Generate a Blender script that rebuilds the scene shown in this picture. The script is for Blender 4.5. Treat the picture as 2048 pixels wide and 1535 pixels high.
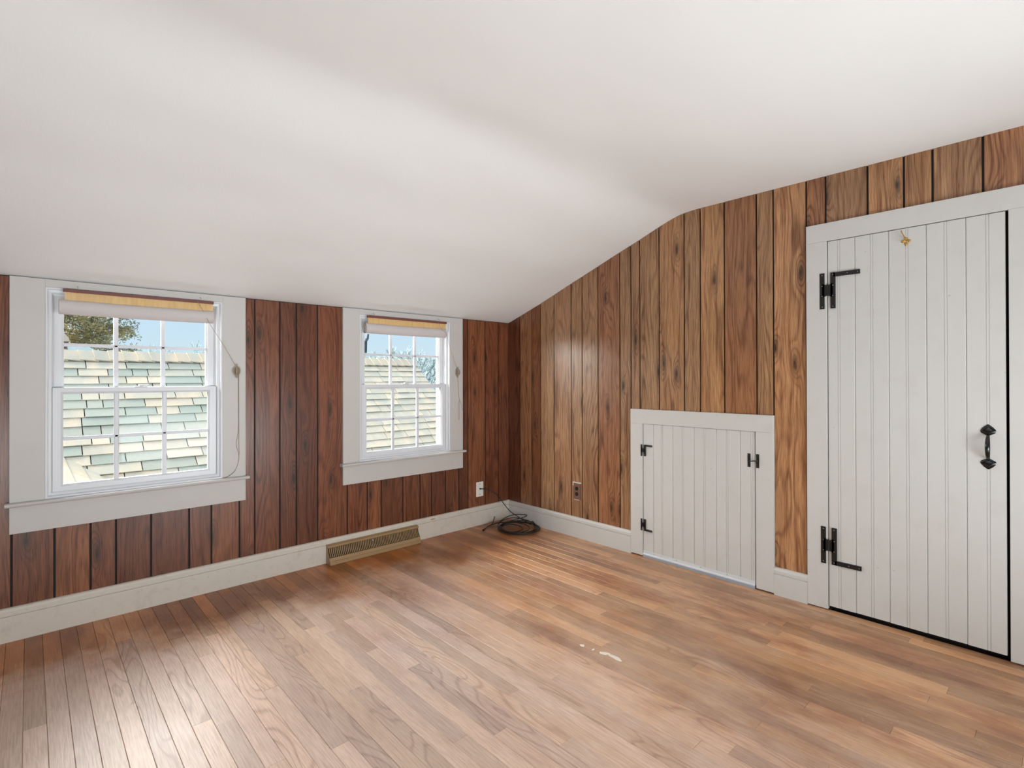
import bpy, bmesh, math, random
from mathutils import Vector, Matrix, noise as mnoise

for o in list(bpy.data.objects): bpy.data.objects.remove(o)
S = bpy.context.scene
COL = S.collection

# ------------------------------------------------------------------ camera
cam_d = bpy.data.cameras.new('camera'); cam = bpy.data.objects.new('camera', cam_d); COL.objects.link(cam)
fw = Vector((0.67994, 0.73326, 0.003706)); rt = Vector((0.73327, -0.67994, -0.002148)); up = rt.cross(fw)
cam.matrix_world = Matrix(((rt.x, up.x, -fw.x, -3.0465), (rt.y, up.y, -fw.y, -3.3310), (rt.z, up.z, -fw.z, 1.2), (0, 0, 0, 1)))
cam_d.sensor_width = 36; cam_d.lens = 18.312; cam_d.shift_y = -0.00723; cam_d.clip_start = 0.02; cam_d.clip_end = 500
S.camera = cam
CAM = Vector((-3.0465, -3.3310, 1.2))

# ------------------------------------------------------------------ world, lights, exposure
S.view_settings.view_transform = 'Standard'; S.view_settings.look = 'None'
S.view_settings.exposure = 0.0; S.view_settings.gamma = 1.0; S.view_settings.use_curve_mapping = False
W = bpy.data.worlds.new('sky'); S.world = W; W.use_nodes = True
nt = W.node_tree; nt.nodes.clear()
wo = nt.nodes.new('ShaderNodeOutputWorld'); bg = nt.nodes.new('ShaderNodeBackground')
tc = nt.nodes.new('ShaderNodeTexCoord'); sx = nt.nodes.new('ShaderNodeSeparateXYZ'); cr = nt.nodes.new('ShaderNodeValToRGB')
nt.links.new(tc.outputs['Generated'], sx.inputs[0]); nt.links.new(sx.outputs['Z'], cr.inputs[0])
nt.links.new(cr.outputs[0], bg.inputs[0]); nt.links.new(bg.outputs[0], wo.inputs[0])
cr.color_ramp.elements[0].position = 0.0; cr.color_ramp.elements[0].color = (0.76, 0.87, 0.90, 1)
cr.color_ramp.elements[1].position = 0.5; cr.color_ramp.elements[1].color = (0.28, 0.50, 0.88, 1)
e = cr.color_ramp.elements.new(0.11); e.color = (0.60, 0.79, 0.97, 1)
e = cr.color_ramp.elements.new(0.04); e.color = (0.66, 0.83, 0.94, 1)
bg.inputs[1].default_value = 1.0

def sun(name, direction, energy, angle, color=(1, 1, 1)):
    l = bpy.data.lights.new(name, 'SUN'); l.energy = energy; l.angle = math.radians(angle); l.color = color
    o = bpy.data.objects.new(name, l); COL.objects.link(o)
    o.rotation_euler = Vector(direction).to_track_quat('Z', 'Y').to_euler(); o.location = (0, 0, 8); return o
def area(name, loc, target, w, h, energy, color=(1, 1, 1), spread=180):
    l = bpy.data.lights.new(name, 'AREA'); l.shape = 'RECTANGLE'; l.size = w; l.size_y = h; l.energy = energy; l.color = color; l.spread = math.radians(spread)
    o = bpy.data.objects.new(name, l); COL.objects.link(o); o.location = loc
    o.rotation_euler = (Vector(loc) - Vector(target)).to_track_quat('Z', 'Y').to_euler(); return o
sun('sun', (-0.62, -0.12, 0.75), 1.75, 0.6, (1.0, 0.92, 0.80))
sun('open_sky_glow', (-0.42, 0.88, 0.16), 35.0, 92, (1.0, 0.975, 0.94))
# unseen fill lamps added behind the camera to brighten ceiling and walls
BC = (0.865, 0.95, 1.0)
area('ceiling_fill_light', (-1.5, -4.3, 0.40), (-1.1, -3.7, 2.25), 1.8, 1.2, 33, BC)
area('side_fill_light', (-4.5, -3.0, 1.25), (0, -2.2, 1.3), 1.7, 1.2, 9, BC)  # added fill, no window on this wall
area('low_fill_light', (-3.9, -4.7, 0.35), (-2.6, -0.3, 1.70), 1.2, 0.6, 12, BC, 80)
area('rear_fill_light', (-1.5, -4.9, 0.45), (-1.0, -0.4, 1.70), 1.4, 0.6, 17, BC, 90)  # added fill for the sloped ceiling, no window behind it

# ------------------------------------------------------------------ materials
def lin(c):
    f = lambda v: (v / 255 / 12.92) if v / 255 <= 0.04045 else ((v / 255 + 0.055) / 1.055) ** 2.4
    return (f(c[0]), f(c[1]), f(c[2]), 1)
class NT:
    def __init__(s, name):
        s.m = bpy.data.materials.new(name); s.m.use_nodes = True; s.t = s.m.node_tree
        s.b = s.t.nodes['Principled BSDF']
    def n(s, t, **kw):
        x = s.t.nodes.new(t)
        for k, v in kw.items(): setattr(x, k, v)
        return x
    def l(s, a, b): s.t.links.new(a, b)
    def math(s, op, a, b=None, c=None, clamp=False):
        x = s.n('ShaderNodeMath', operation=op); x.use_clamp = clamp
        for i, v in enumerate((a, b, c)):
            if v is None: continue
            if isinstance(v, (int, float)): x.inputs[i].default_value = v
            else: s.l(v, x.inputs[i])
        return x.outputs[0]
    def comb(s, a, b, c):
        x = s.n('ShaderNodeCombineXYZ')
        for i, v in enumerate((a, b, c)):
            if isinstance(v, (int, float)): x.inputs[i].default_value = v
            else: s.l(v, x.inputs[i])
        return x.outputs[0]
    def noise(s, vec, scale, detail=2, rough=0.5, dist=0.0):
        x = s.n('ShaderNodeTexNoise'); x.inputs['Scale'].default_value = scale; x.inputs['Detail'].default_value = detail
        x.inputs['Roughness'].default_value = rough; x.inputs['Distortion'].default_value = dist
        if vec is not None: s.l(vec, x.inputs['Vector'])
        return x.outputs['Fac']
    def ramp(s, v, stops, interp='LINEAR'):
        x = s.n('ShaderNodeValToRGB'); s.l(v, x.inputs[0]); r = x.color_ramp; r.interpolation = interp
        r.elements[0].position, r.elements[0].color = stops[0][0], stops[0][1]
        r.elements[1].position, r.elements[1].color = stops[-1][0], stops[-1][1]
        for p, c in stops[1:-1]:
            e = r.elements.new(p); e.color = c
        return x.outputs[0]
    def mix(s, f, a, b, mode='MIX'):
        x = s.n('ShaderNodeMix', data_type='RGBA', blend_type=mode)
        for i, v in ((0, f), (6, a), (7, b)):
            if isinstance(v, (int, float)): x.inputs[i].default_value = v
            elif isinstance(v, tuple): x.inputs[i].default_value = v
            else: s.l(v, x.inputs[i])
        return x.outputs[2]
    def bump(s, h, strength, dist=0.002):
        x = s.n('ShaderNodeBump'); x.inputs['Strength'].default_value = strength; x.inputs['Distance'].default_value = dist
        s.l(h, x.inputs['Height']); s.l(x.outputs[0], s.b.inputs['Normal'])
    def pos(s):
        g = s.n('ShaderNodeNewGeometry'); x = s.n('ShaderNodeSeparateXYZ'); s.l(g.outputs['Position'], x.inputs[0])
        return g.outputs['Position'], x.outputs[0], x.outputs[1], x.outputs[2]
def g(v): return (v, v, v, 1)

def plain(name, rgb, rough=0.5, metal=0.0, spec=0.5, nscale=30, namt=0.06, bump=0.0):
    k = NT(name); c = lin(rgb); p, x, y, z = k.pos()
    n = k.noise(p, nscale, 3)
    k.l(k.mix(n, tuple(v * (1 - namt) for v in c[:3]) + (1,), tuple(min(1, v * (1 + namt)) for v in c[:3]) + (1,)), k.b.inputs['Base Color'])
    k.b.inputs['Roughness'].default_value = rough; k.b.inputs['Metallic'].default_value = metal
    k.b.inputs['Specular IOR Level'].default_value = spec
    if bump: k.bump(n, bump)
    return k.m

def white_paint(name, rgb, rough=0.42, dirt=0.12, dscale=7.0, grain=0.12, spots=True, vertical=True):
    k = NT(name); c = lin(rgb); p, x, y, z = k.pos()
    n1 = k.noise(p, dscale, 5, 0.65)
    dm = k.ramp(n1, [(0.52, g(0)), (0.78, g(1))])
    col = k.mix(k.math('MULTIPLY', dm, dirt * 3), c, lin((int(rgb[0] * .84), int(rgb[1] * .8), int(rgb[2] * .74))))
    if spots:
        v = k.n('ShaderNodeTexVoronoi'); v.inputs['Scale'].default_value = 11; k.l(p, v.inputs['Vector'])
        sp = k.ramp(v.outputs['Distance'], [(0.0, g(1)), (0.035, g(1)), (0.06, g(0))])
        pick = k.math('GREATER_THAN', k.noise(p, 5, 0), 0.6)
        col = k.mix(k.math('MULTIPLY', k.math('MULTIPLY', sp, pick), 0.35), col, lin((150, 140, 128)))
    k.l(col, k.b.inputs['Base Color']); k.b.inputs['Roughness'].default_value = rough
    q = k.comb(k.math('MULTIPLY', k.math('ADD', x, y), 90), 0, k.math('MULTIPLY', z, 6)) if vertical else k.comb(k.math('MULTIPLY', k.math('ADD', x, y), 6), 0, k.math('MULTIPLY', z, 90))
    k.bump(k.noise(q, 1, 3), grain, 0.001)
    return k.m

def panel_wood():
    k = NT('knotty_panel_wood'); p, x, y, z = k.pos()
    oi = k.n('ShaderNodeObjectInfo'); r = oi.outputs['Random']
    u0 = k.math('ADD', k.math('SUBTRACT', x, y), k.math('MULTIPLY', r, 41.3)); w0 = k.math('ADD', z, k.math('MULTIPLY', r, 17.7))
    # gentle wander of the grain
    wn = k.noise(k.comb(k.math('MULTIPLY', u0, 2.5), 0, k.math('MULTIPLY', w0, 1.6)), 1, 2)
    u = k.math('ADD', u0, k.math('MULTIPLY', wn, 0.05))
    vv = k.n('ShaderNodeTexVoronoi', voronoi_dimensions='2D'); vv.inputs['Scale'].default_value = 1
    k.l(k.comb(k.math('MULTIPLY', u, 8.0), k.math('MULTIPLY', w0, 2.2), 0), vv.inputs['Vector'])
    vd = vv.outputs['Distance']; sc = k.n('ShaderNodeSeparateColor'); k.l(vv.outputs['Color'], sc.inputs[0])
    isk = k.math('GREATER_THAN', sc.outputs[0], 0.52)
    bump = k.math('MULTIPLY', isk, k.math('POWER', 2.718, k.math('MULTIPLY', k.math('MULTIPLY', vd, vd), -26.0)))
    cath = k.noise(k.comb(k.math('MULTIPLY', u, 7.5), 4.2, k.math('MULTIPLY', w0, 0.85)), 1, 1.5)
    ph = k.math('ADD', k.math('ADD', k.math('MULTIPLY', u, 130.0), k.math('MULTIPLY', cath, 90.0)), k.math('MULTIPLY', bump, 22.0))
    s1 = k.math('MULTIPLY_ADD', k.math('SINE', ph), 0.5, 0.5)
    s2 = k.math('POWER', s1, 3.0)
    fine = k.noise(k.comb(k.math('MULTIPLY', u, 260.0), 1.0, k.math('MULTIPLY', w0, 9.0)), 1, 3, 0.6)
    blot = k.noise(k.comb(k.math('MULTIPLY', u, 9.0), 7.0, k.math('MULTIPLY', w0, 1.3)), 1, 3)
    base = k.mix(blot, g(0.70), g(1.32))
    ringmask = k.noise(k.comb(k.math('MULTIPLY', u, 10.0), 2.0, k.math('MULTIPLY', w0, 1.1)), 1, 2)
    rm = k.ramp(ringmask, [(0.35, g(0.25)), (0.65, g(1))])
    ringc = k.mix(k.math('MULTIPLY', k.math('MULTIPLY', s2, rm), 0.78), g(1), (0.36, 0.26, 0.23, 1))
    finec = k.mix(k.ramp(fine, [(0.3, g(1)), (0.62, g(0))]), g(1.10), (0.56, 0.48, 0.46, 1))
    col = k.mix(1.0, oi.outputs['Color'], base, 'MULTIPLY')
    strk = k.ramp(k.noise(k.comb(k.math('MULTIPLY', u, 48.0), 5.0, k.math('MULTIPLY', w0, 1.7)), 1, 2), [(0.30, (0.62, 0.50, 0.46, 1)), (0.52, g(1))])
    col = k.mix(1.0, col, strk, 'MULTIPLY'); col = k.mix(1.0, col, ringc, 'MULTIPLY'); col = k.mix(1.0, col, finec, 'MULTIPLY')
    kd = k.math('ADD', vd, k.math('MULTIPLY', k.noise(k.comb(k.math('MULTIPLY', u, 60.0), 3.0, k.math('MULTIPLY', w0, 25.0)), 1, 2), 0.10))
    core = k.math('MULTIPLY', isk, k.ramp(kd, [(0.07, g(1)), (0.16, g(0.35)), (0.30, g(0))]))
    col = k.mix(k.math('MULTIPLY', core, 0.92), col, (0.018, 0.012, 0.008, 1))
    k.l(col, k.b.inputs['Base Color'])
    k.l(k.math('MULTIPLY_ADD', fine, 0.10, 0.24), k.b.inputs['Roughness']); k.b.inputs['IOR'].default_value = 1.52
    k.bump(fine, 0.10, 0.0006)
    return k.m

def floor_wood():
    k = NT('worn_hazed_strip_floor'); p, x, y, z = k.pos()
    oi = k.n('ShaderNodeObjectInfo'); r = oi.outputs['Random']
    yy = k.math('ADD', y, k.math('MULTIPLY', r, 31.0)); xx = k.math('ADD', x, k.math('MULTIPLY', r, 13.0))
    fine = k.noise(k.comb(k.math('MULTIPLY', xx, 230.0), k.math('MULTIPLY', yy, 9.0), 0), 1, 3, 0.6)
    cath = k.noise(k.comb(k.math('MULTIPLY', xx, 9.0), k.math('MULTIPLY', yy, 1.5), 0), 1, 1.2)
    ph = k.math('ADD', k.math('MULTIPLY', xx, 55.0), k.math('MULTIPLY', cath, 75.0))
    ring = k.math('POWER', k.math('MULTIPLY_ADD', k.math('SINE', ph), 0.5, 0.5), 6.0)
    onb = k.math('GREATER_THAN', k.math('FRACT', k.math('MULTIPLY', r, 7.13)), 0.70)
    # worn: varnish gone mid-room, paled further with painted window reflection haze, still amber along the window wall and by the doors
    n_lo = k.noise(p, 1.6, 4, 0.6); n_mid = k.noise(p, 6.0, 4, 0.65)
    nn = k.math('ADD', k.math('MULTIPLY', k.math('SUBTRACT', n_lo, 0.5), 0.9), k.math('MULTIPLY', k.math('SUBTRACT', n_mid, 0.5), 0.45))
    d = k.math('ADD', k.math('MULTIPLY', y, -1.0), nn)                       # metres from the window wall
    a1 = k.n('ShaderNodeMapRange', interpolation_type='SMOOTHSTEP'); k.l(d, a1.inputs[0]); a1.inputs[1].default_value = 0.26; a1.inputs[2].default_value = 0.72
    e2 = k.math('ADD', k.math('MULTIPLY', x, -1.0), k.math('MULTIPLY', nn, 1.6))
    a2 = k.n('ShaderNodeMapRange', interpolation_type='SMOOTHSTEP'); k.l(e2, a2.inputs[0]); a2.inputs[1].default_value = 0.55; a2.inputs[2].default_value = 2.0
    wear_haze = k.math('MULTIPLY', a1.outputs[0], a2.outputs[0])
    amber = k.mix(1.0, (0.42, 0.14, 0.032, 1), oi.outputs['Color'], 'MULTIPLY')
    mid = k.mix(1.0, (0.60, 0.36, 0.205, 1), oi.outputs['Color'], 'MULTIPLY')
    bare = k.mix(1.0, (0.76, 0.58, 0.465, 1), k.mix(0.45, oi.outputs['Color'], g(1.0)), 'MULTIPLY')  # bare wood, lightened by painted reflection haze
    near = k.n('ShaderNodeMapRange', interpolation_type='SMOOTHSTEP'); k.l(d, near.inputs[0]); near.inputs[1].default_value = 0.1; near.inputs[2].default_value = 0.75
    fin = k.mix(near.outputs[0], amber, mid)
    org = k.ramp(k.noise(k.comb(k.math('MULTIPLY', x, 3.5), k.math('MULTIPLY', y, 1.3), 6.0), 1, 4, 0.6), [(0.42, g(0)), (0.62, g(1))])
    fin = k.mix(k.math('MULTIPLY', org, 0.7), fin, k.mix(1.0, (0.56, 0.27, 0.115, 1), oi.outputs['Color'], 'MULTIPLY'))
    col = k.mix(wear_haze, fin, bare)
    # purplish stains and mottling
    st = k.ramp(k.noise(k.comb(k.math('MULTIPLY', x, 5.0), k.math('MULTIPLY', y, 1.7), 3.0), 1, 5, 0.65), [(0.45, g(0)), (0.62, g(1))])
    inv = k.math('SUBTRACT', 1.0, k.math('MULTIPLY', wear_haze, 0.72))
    col = k.mix(k.math('MULTIPLY', k.math('MULTIPLY', st, inv), 0.72), col, k.mix(1.0, col, (0.50, 0.36, 0.36, 1), 'MULTIPLY'))
    col = k.mix(1.0, col, k.mix(k.ramp(fine, [(0.32, g(1)), (0.6, g(0))]), g(1.04), (0.82, 0.76, 0.72, 1)), 'MULTIPLY')
    col = k.mix(k.math('MULTIPLY', k.math('MULTIPLY', ring, onb), 0.42), col, k.mix(1.0, col, (0.48, 0.38, 0.34, 1), 'MULTIPLY'))
    # pale flecks and scratches
    vo = k.n('ShaderNodeTexVoronoi'); vo.inputs['Scale'].default_value = 34; k.l(p, vo.inputs['Vector'])
    fl = k.math('MULTIPLY', k.math('LESS_THAN', vo.outputs['Distance'], 0.10), k.math('GREATER_THAN', k.noise(p, 3.3, 2), 0.54))
    sc = k.ramp(k.noise(k.comb(k.math('MULTIPLY', x, 60.0), k.math('MULTIPLY', y, 14.0), 9.0), 1, 4, 0.7), [(0.64, g(0)), (0.74, g(1))])
    scm = k.math('MULTIPLY', sc, k.ramp(k.noise(p, 2.1, 3), [(0.48, g(0)), (0.62, g(1))]))
    col = k.mix(k.math('MULTIPLY', k.math('MAXIMUM', fl, scm), 0.30), col, (0.66, 0.56, 0.48, 1))
    k.l(col, k.b.inputs['Base Color'])
    rr = k.math('ADD', k.math('MULTIPLY', wear_haze, 0.06), k.math('MULTIPLY_ADD', n_mid, 0.24, 0.22))
    k.l(rr, k.b.inputs['Roughness']); k.b.inputs['IOR'].default_value = 1.55
    k.bump(k.math('ADD', fine, k.math('MULTIPLY', ring, -0.6)), 0.22, 0.0007)
    return k.m

def shingle_mat():
    k = NT('asphalt_shingle'); p, x, y, z = k.pos(); oi = k.n('ShaderNodeObjectInfo')
    n = k.noise(k.comb(k.math('MULTIPLY', x, 5.5), k.math('MULTIPLY', y, 3), k.math('MULTIPLY', oi.outputs['Random'], 30)), 1, 3)
    col = k.mix(k.ramp(n, [(0.40, g(0)), (0.60, g(1))]), oi.outputs['Color'], k.mix(0.5, oi.outputs['Color'], (0.50, 0.52, 0.44, 1)))
    gr = k.noise(p, 260, 2)
    col = k.mix(1.0, col, k.mix(gr, g(0.72), g(1.25)), 'MULTIPLY')
    k.l(col, k.b.inputs['Base Color']); k.b.inputs['Roughness'].default_value = 0.95; k.b.inputs['Specular IOR Level'].default_value = 0.1
    return k.m

def ceiling_mat():
    k = NT('matte_ceiling_paint'); p, x, y, z = k.pos()
    n = k.noise(p, 1.3, 4, 0.6); f = k.noise(p, 120, 2)
    k.l(k.mix(n, (0.83, 0.828, 0.815, 1), (0.87, 0.868, 0.858, 1)), k.b.inputs['Base Color'])
    k.b.inputs['Roughness'].default_value = 0.62; k.b.inputs['Specular IOR Level'].default_value = 0.3
    k.bump(k.math('ADD', k.math('MULTIPLY', n, 6), f), 0.10, 0.004)
    return k.m

def glass_mat():
    k = NT('window_glass'); k.t.nodes.remove(k.b)
    out = [n for n in k.t.nodes if n.type == 'OUTPUT_MATERIAL'][0]
    tr = k.n('ShaderNodeBsdfTransparent'); gl = k.n('ShaderNodeBsdfGlossy'); gl.inputs['Roughness'].default_value = 0.01
    tr.inputs[0].default_value = (0.97, 0.985, 0.98, 1)
    mx = k.n('ShaderNodeMixShader'); mx.inputs[0].default_value = 0.004
    k.l(tr.outputs[0], mx.inputs[1]); k.l(gl.outputs[0], mx.inputs[2]); k.l(mx.outputs[0], out.inputs[0])
    return k.m

def bamboo_mat():
    k = NT('bamboo_slats'); p, x, y, z = k.pos()
    s = k.math('MULTIPLY_ADD', k.math('SINE', k.math('MULTIPLY', x, 900.0)), 0.5, 0.5)
    n = k.noise(k.comb(k.math('MULTIPLY', x, 60.0), 0, k.math('MULTIPLY', z, 8.0)), 1, 2)
    k.l(k.mix(n, lin((205, 160, 95)), lin((238, 206, 150))), k.b.inputs['Base Color']); k.b.inputs['Roughness'].default_value = 0.5
    k.bump(s, 0.2, 0.001); return k.m

def foliage_mat(name, a, b):
    k = NT(name); p, x, y, z = k.pos()
    n = k.noise(p, 1.5, 4, 0.7)
    k.l(k.mix(k.ramp(n, [(0.35, g(0)), (0.65, g(1))]), lin(a), lin(b)), k.b.inputs['Base Color']); k.b.inputs['Roughness'].default_value = 0.8
    return k.m

M = dict(
    ceiling=ceiling_mat(), wood=panel_wood(), floor=floor_wood(), shingle=shingle_mat(), glass=glass_mat(), bamboo=bamboo_mat(),
    door=white_paint('door_white_paint', (208, 206, 202), 0.40, 0.05), trim=white_paint('trim_white_paint', (196, 192, 188), 0.45, 0.04, spots=True),
    base=white_paint('scuffed_baseboard_paint', (210, 202, 190), 0.5, 0.13, 24, vertical=False),
    vinyl=plain('white_vinyl', (218, 219, 222), 0.3, namt=0.01), muntin=plain('muntin_white', (216, 217, 222), 0.35, namt=0.01),
    groove=plain('dark_groove', (34, 24, 18), 0.8), subfloor=plain('dark_subfloor', (40, 26, 18), 0.9),
    black=plain('black_iron', (22, 20, 20), 0.42, spec=0.5, nscale=120, namt=0.3, bump=0.3),
    gloss_black=plain('black_enamel', (14, 13, 13), 0.18, spec=0.6),
    screw=plain('worn_steel', (150, 148, 145), 0.35, metal=0.7), brass=plain('brass', (196, 158, 88), 0.3, metal=0.85),
    alum=plain('white_aluminium', (214, 216, 220), 0.4), rubber=plain('grey_rubber', (150, 160, 172), 0.6),
    shade=plain('shade_backing', (200, 192, 190), 0.7, nscale=300, namt=0.10), rail=plain('dark_red_wood', (112, 62, 58), 0.5, nscale=60, namt=0.15),
    cord=plain('tan_cord', (158, 142, 122), 0.8, nscale=400, namt=0.2), wire=plain('steel_hook', (170, 170, 170), 0.3, metal=0.8),
    register=plain('tan_enamel', (160, 130, 92), 0.38, nscale=25, namt=0.10), regdark=plain('register_inside', (48, 38, 28), 0.8),
    cable=plain('black_cable', (26, 26, 24), 0.38, spec=0.5), plate=plain('ivory_plate', (232, 228, 218), 0.35, namt=0.02),
    outlet=plain('brown_plate', (118, 88, 72), 0.3), outdark=plain('black_socket', (24, 22, 22), 0.35),
    drip=plain('dried_paint', (236, 230, 218), 0.6), house=plain('house_siding', (200, 198, 190), 0.8), ground=plain('winter_lawn', (128, 130, 108), 0.9, nscale=0.6, namt=0.25),
    brick=plain('chimney_brick', (120, 96, 96), 0.9, nscale=60, namt=0.25), mortar=plain('chimney_mortar', (176, 168, 160), 0.9), cap=plain('chimney_cap', (226, 208, 190), 0.9),
    farroof=plain('far_roof', (158, 176, 172), 0.9, nscale=8, namt=0.12),
    farroof2=plain('far_brown_roof', (120, 108, 92), 0.9, nscale=8, namt=0.15),
    needles=foliage_mat('evergreen_needles', (112, 116, 92), (190, 172, 116)), bark=plain('bark', (128, 116, 108), 0.9, nscale=20, namt=0.2),
    twig=foliage_mat('bare_twigs', (150, 172, 178), (188, 204, 206)), limb=plain('bare_limbs', (122, 138, 142), 0.9, nscale=12, namt=0.2),  # pale blue-grey has distance haze painted in
    darktwig=foliage_mat('dense_twigs', (128, 146, 150), (186, 196, 196)), pole=plain('weathered_pole', (74, 88, 92), 0.9),
    patch=plain('chipped_paint', (206, 200, 190), 0.6),
)

# ------------------------------------------------------------------ helpers
def tag(o, label=None, cat=None, group=None, kind=None):
    if label: o['label'] = label
    if cat: o['category'] = cat
    if group: o['group'] = group
    if kind: o['kind'] = kind
    return o
def empty(name, loc=(0, 0, 0)):
    o = bpy.data.objects.new(name, None); COL.objects.link(o); o.location = loc; o.empty_display_size = 0.1; return o
class MB:
    def __init__(s): s.v = []; s.f = []
    def poly(s, pts, faces):
        n = len(s.v); s.v += [tuple(p) for p in pts]; s.f += [tuple(n + i for i in f) for f in faces]; return s
    def box(s, x0, x1, y0, y1, z0, z1, c=0.0):
        x0, x1 = sorted((x0, x1)); y0, y1 = sorted((y0, y1)); z0, z1 = sorted((z0, z1))
        if c <= 0:
            return s.poly([(x0, y0, z0), (x1, y0, z0), (x1, y1, z0), (x0, y1, z0), (x0, y0, z1), (x1, y0, z1), (x1, y1, z1), (x0, y1, z1)],
                          [(0, 3, 2, 1), (4, 5, 6, 7), (0, 1, 5, 4), (1, 2, 6, 5), (2, 3, 7, 6), (3, 0, 4, 7)])
        bm = bmesh.new(); bmesh.ops.create_cube(bm, size=1)
        for v in bm.verts: v.co = Vector(((x0 + x1) / 2 + v.co.x * (x1 - x0), (y0 + y1) / 2 + v.co.y * (y1 - y0), (z0 + z1) / 2 + v.co.z * (z1 - z0)))
        bmesh.ops.bevel(bm, geom=bm.edges[:], offset=c, segments=2, profile=0.6, affect='EDGES')
        return s.frombm(bm)
    def frombm(s, bm, mat=None):
        bm.verts.index_update()
        if mat is not None: bmesh.ops.transform(bm, matrix=mat, verts=bm.verts)
        s.poly([v.co[:] for v in bm.verts], [[v.index for v in f.verts] for f in bm.faces]); bm.free(); return s
    def prism(s, pts, axis, a, b):
        """pts: 2D outline; extruded along axis ('x': pts=(y,z), 'y': pts=(x,z), 'z': pts=(x,y)) from a to b"""
        def P(p, t): return (t, p[0], p[1]) if axis == 'x' else (p[0], t, p[1]) if axis == 'y' else (p[0], p[1], t)
        n = len(pts)
        return s.poly([P(p, a) for p in pts] + [P(p, b) for p in pts],
                      [tuple(range(n)), tuple(range(2 * n - 1, n - 1, -1))] + [(i, i + n, (i + 1) % n + n, (i + 1) % n) for i in range(n)])
    def tube(s, pts, r, n=8, caps=True):
        pts = [Vector(p) for p in pts]; rs = r if isinstance(r, (list, tuple)) else [r] * len(pts)
        base = len(s.v); ref = None
        for i, p in enumerate(pts):
            t = (pts[min(i + 1, len(pts) - 1)] - pts[max(i - 1, 0)]).normalized()
            if ref is None: ref = Vector((0, 0, 1)) if abs(t.z) < 0.9 else Vector((1, 0, 0))
            a = (ref - t * ref.dot(t)).normalized(); ref = a; b = t.cross(a)
            for k in range(n):
                th = 2 * math.pi * k / n; s.v.append(tuple(p + (a * math.cos(th) + b * math.sin(th)) * rs[i]))
        for i in range(len(pts) - 1):
            for k in range(n):
                s.f.append((base + i * n + k, base + i * n + (k + 1) % n, base + (i + 1) * n + (k + 1) % n, base + (i + 1) * n + k))
        if caps:
            s.f.append(tuple(base + k for k in range(n - 1, -1, -1))); s.f.append(tuple(base + (len(pts) - 1) * n + k for k in range(n)))
        return s
    def lathe(s, prof, origin, axis, n=16):
        """prof: (radius, along) pairs about axis through origin"""
        ax = Vector(axis).normalized(); a = ax.orthogonal().normalized(); b = ax.cross(a); base = len(s.v); o = Vector(origin)
        for r, t in prof:
            for k in range(n):
                th = 2 * math.pi * k / n; s.v.append(tuple(o + ax * t + (a * math.cos(th) + b * math.sin(th)) * max(r, 1e-5)))
        for i in range(len(prof) - 1):
            for k in range(n): s.f.append((base + i * n + k, base + i * n + (k + 1) % n, base + (i + 1) * n + (k + 1) % n, base + (i + 1) * n + k))
        s.f.append(tuple(base + k for k in range(n - 1, -1, -1))); s.f.append(tuple(base + (len(prof) - 1) * n + k for k in range(n)))
        return s
    def rings(s, loops, closed=True):
        """loops of rectangles (x0,x1,z0,z1,y): a picture-frame profile lofted from one to the next"""
        base = len(s.v); L = len(loops)
        for x0, x1, z0, z1, y in loops: s.v += [(x0, y, z0), (x1, y, z0), (x1, y, z1), (x0, y, z1)]
        for i in range(L if closed else L - 1):
            j = (i + 1) % L
            for k in range(4): s.f.append((base + 4 * i + k, base + 4 * i + (k + 1) % 4, base + 4 * j + (k + 1) % 4, base + 4 * j + k))
        return s
    def build(s, name, mat, parent=None, smooth=False, origin=None, recalc=True, color=None):
        me = bpy.data.meshes.new(name)
        o0 = Vector(origin) if origin is not None else (parent.location if parent is not None and parent.type == 'EMPTY' and parent.parent is None else Vector((0, 0, 0)))
        if origin is None and parent is not None and parent.parent is not None: o0 = Vector((0, 0, 0))
        me.from_pydata([tuple(Vector(v) - o0) for v in s.v], [], s.f); me.update()
        if recalc:
            bm = bmesh.new(); bm.from_mesh(me); bmesh.ops.recalc_face_normals(bm, faces=bm.faces); bm.to_mesh(me); bm.free()
        me.materials.append(mat)
        if smooth:
            for p in me.polygons: p.use_smooth = True
        o = bpy.data.objects.new(name, me); COL.objects.link(o)
        world_of = lambda q: Vector((0, 0, 0)) if q is None else q.location + world_of(q.parent)
        if parent is not None:
            o.parent = parent; o.location = o0 - world_of(parent)
        else: o.location = o0
        if color: o.color = color
        return o
def catmull(pts, k=8, closed=False):
    P = [Vector(p) for p in pts]; out = []
    n = len(P)
    for i in range(n if closed else n - 1):
        g_ = lambda j: P[j % n] if closed else P[max(0, min(n - 1, j))]
        a, b, c, d = g_(i - 1), g_(i), g_(i + 1), g_(i + 2)
        for q in range(k):
            t = q / k
            out.append(0.5 * ((2 * b) + (c - a) * t + (2 * a - 5 * b + 4 * c - d) * t * t + (3 * b - a - 3 * c + d) * t ** 3))
    if not closed: out.append(P[-1])
    return out
def smooth_by_angle(o, deg=40):
    me = o.data
    for p in me.polygons: p.use_smooth = True
    bm = bmesh.new(); bm.from_mesh(me)
    for e in bm.edges:
        if len(e.link_faces) == 2 and e.calc_face_angle(0) > math.radians(deg): e.smooth = False
    bm.to_mesh(me); bm.free(); return o
FOC = 1041.8
def project(p):
    d = Vector(p) - CAM; z = d.dot(fw)
    if z < 0.05: return None
    return (1024 + FOC * d.dot(rt) / z, 752.7 - FOC * d.dot(up) / z, z)

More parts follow.
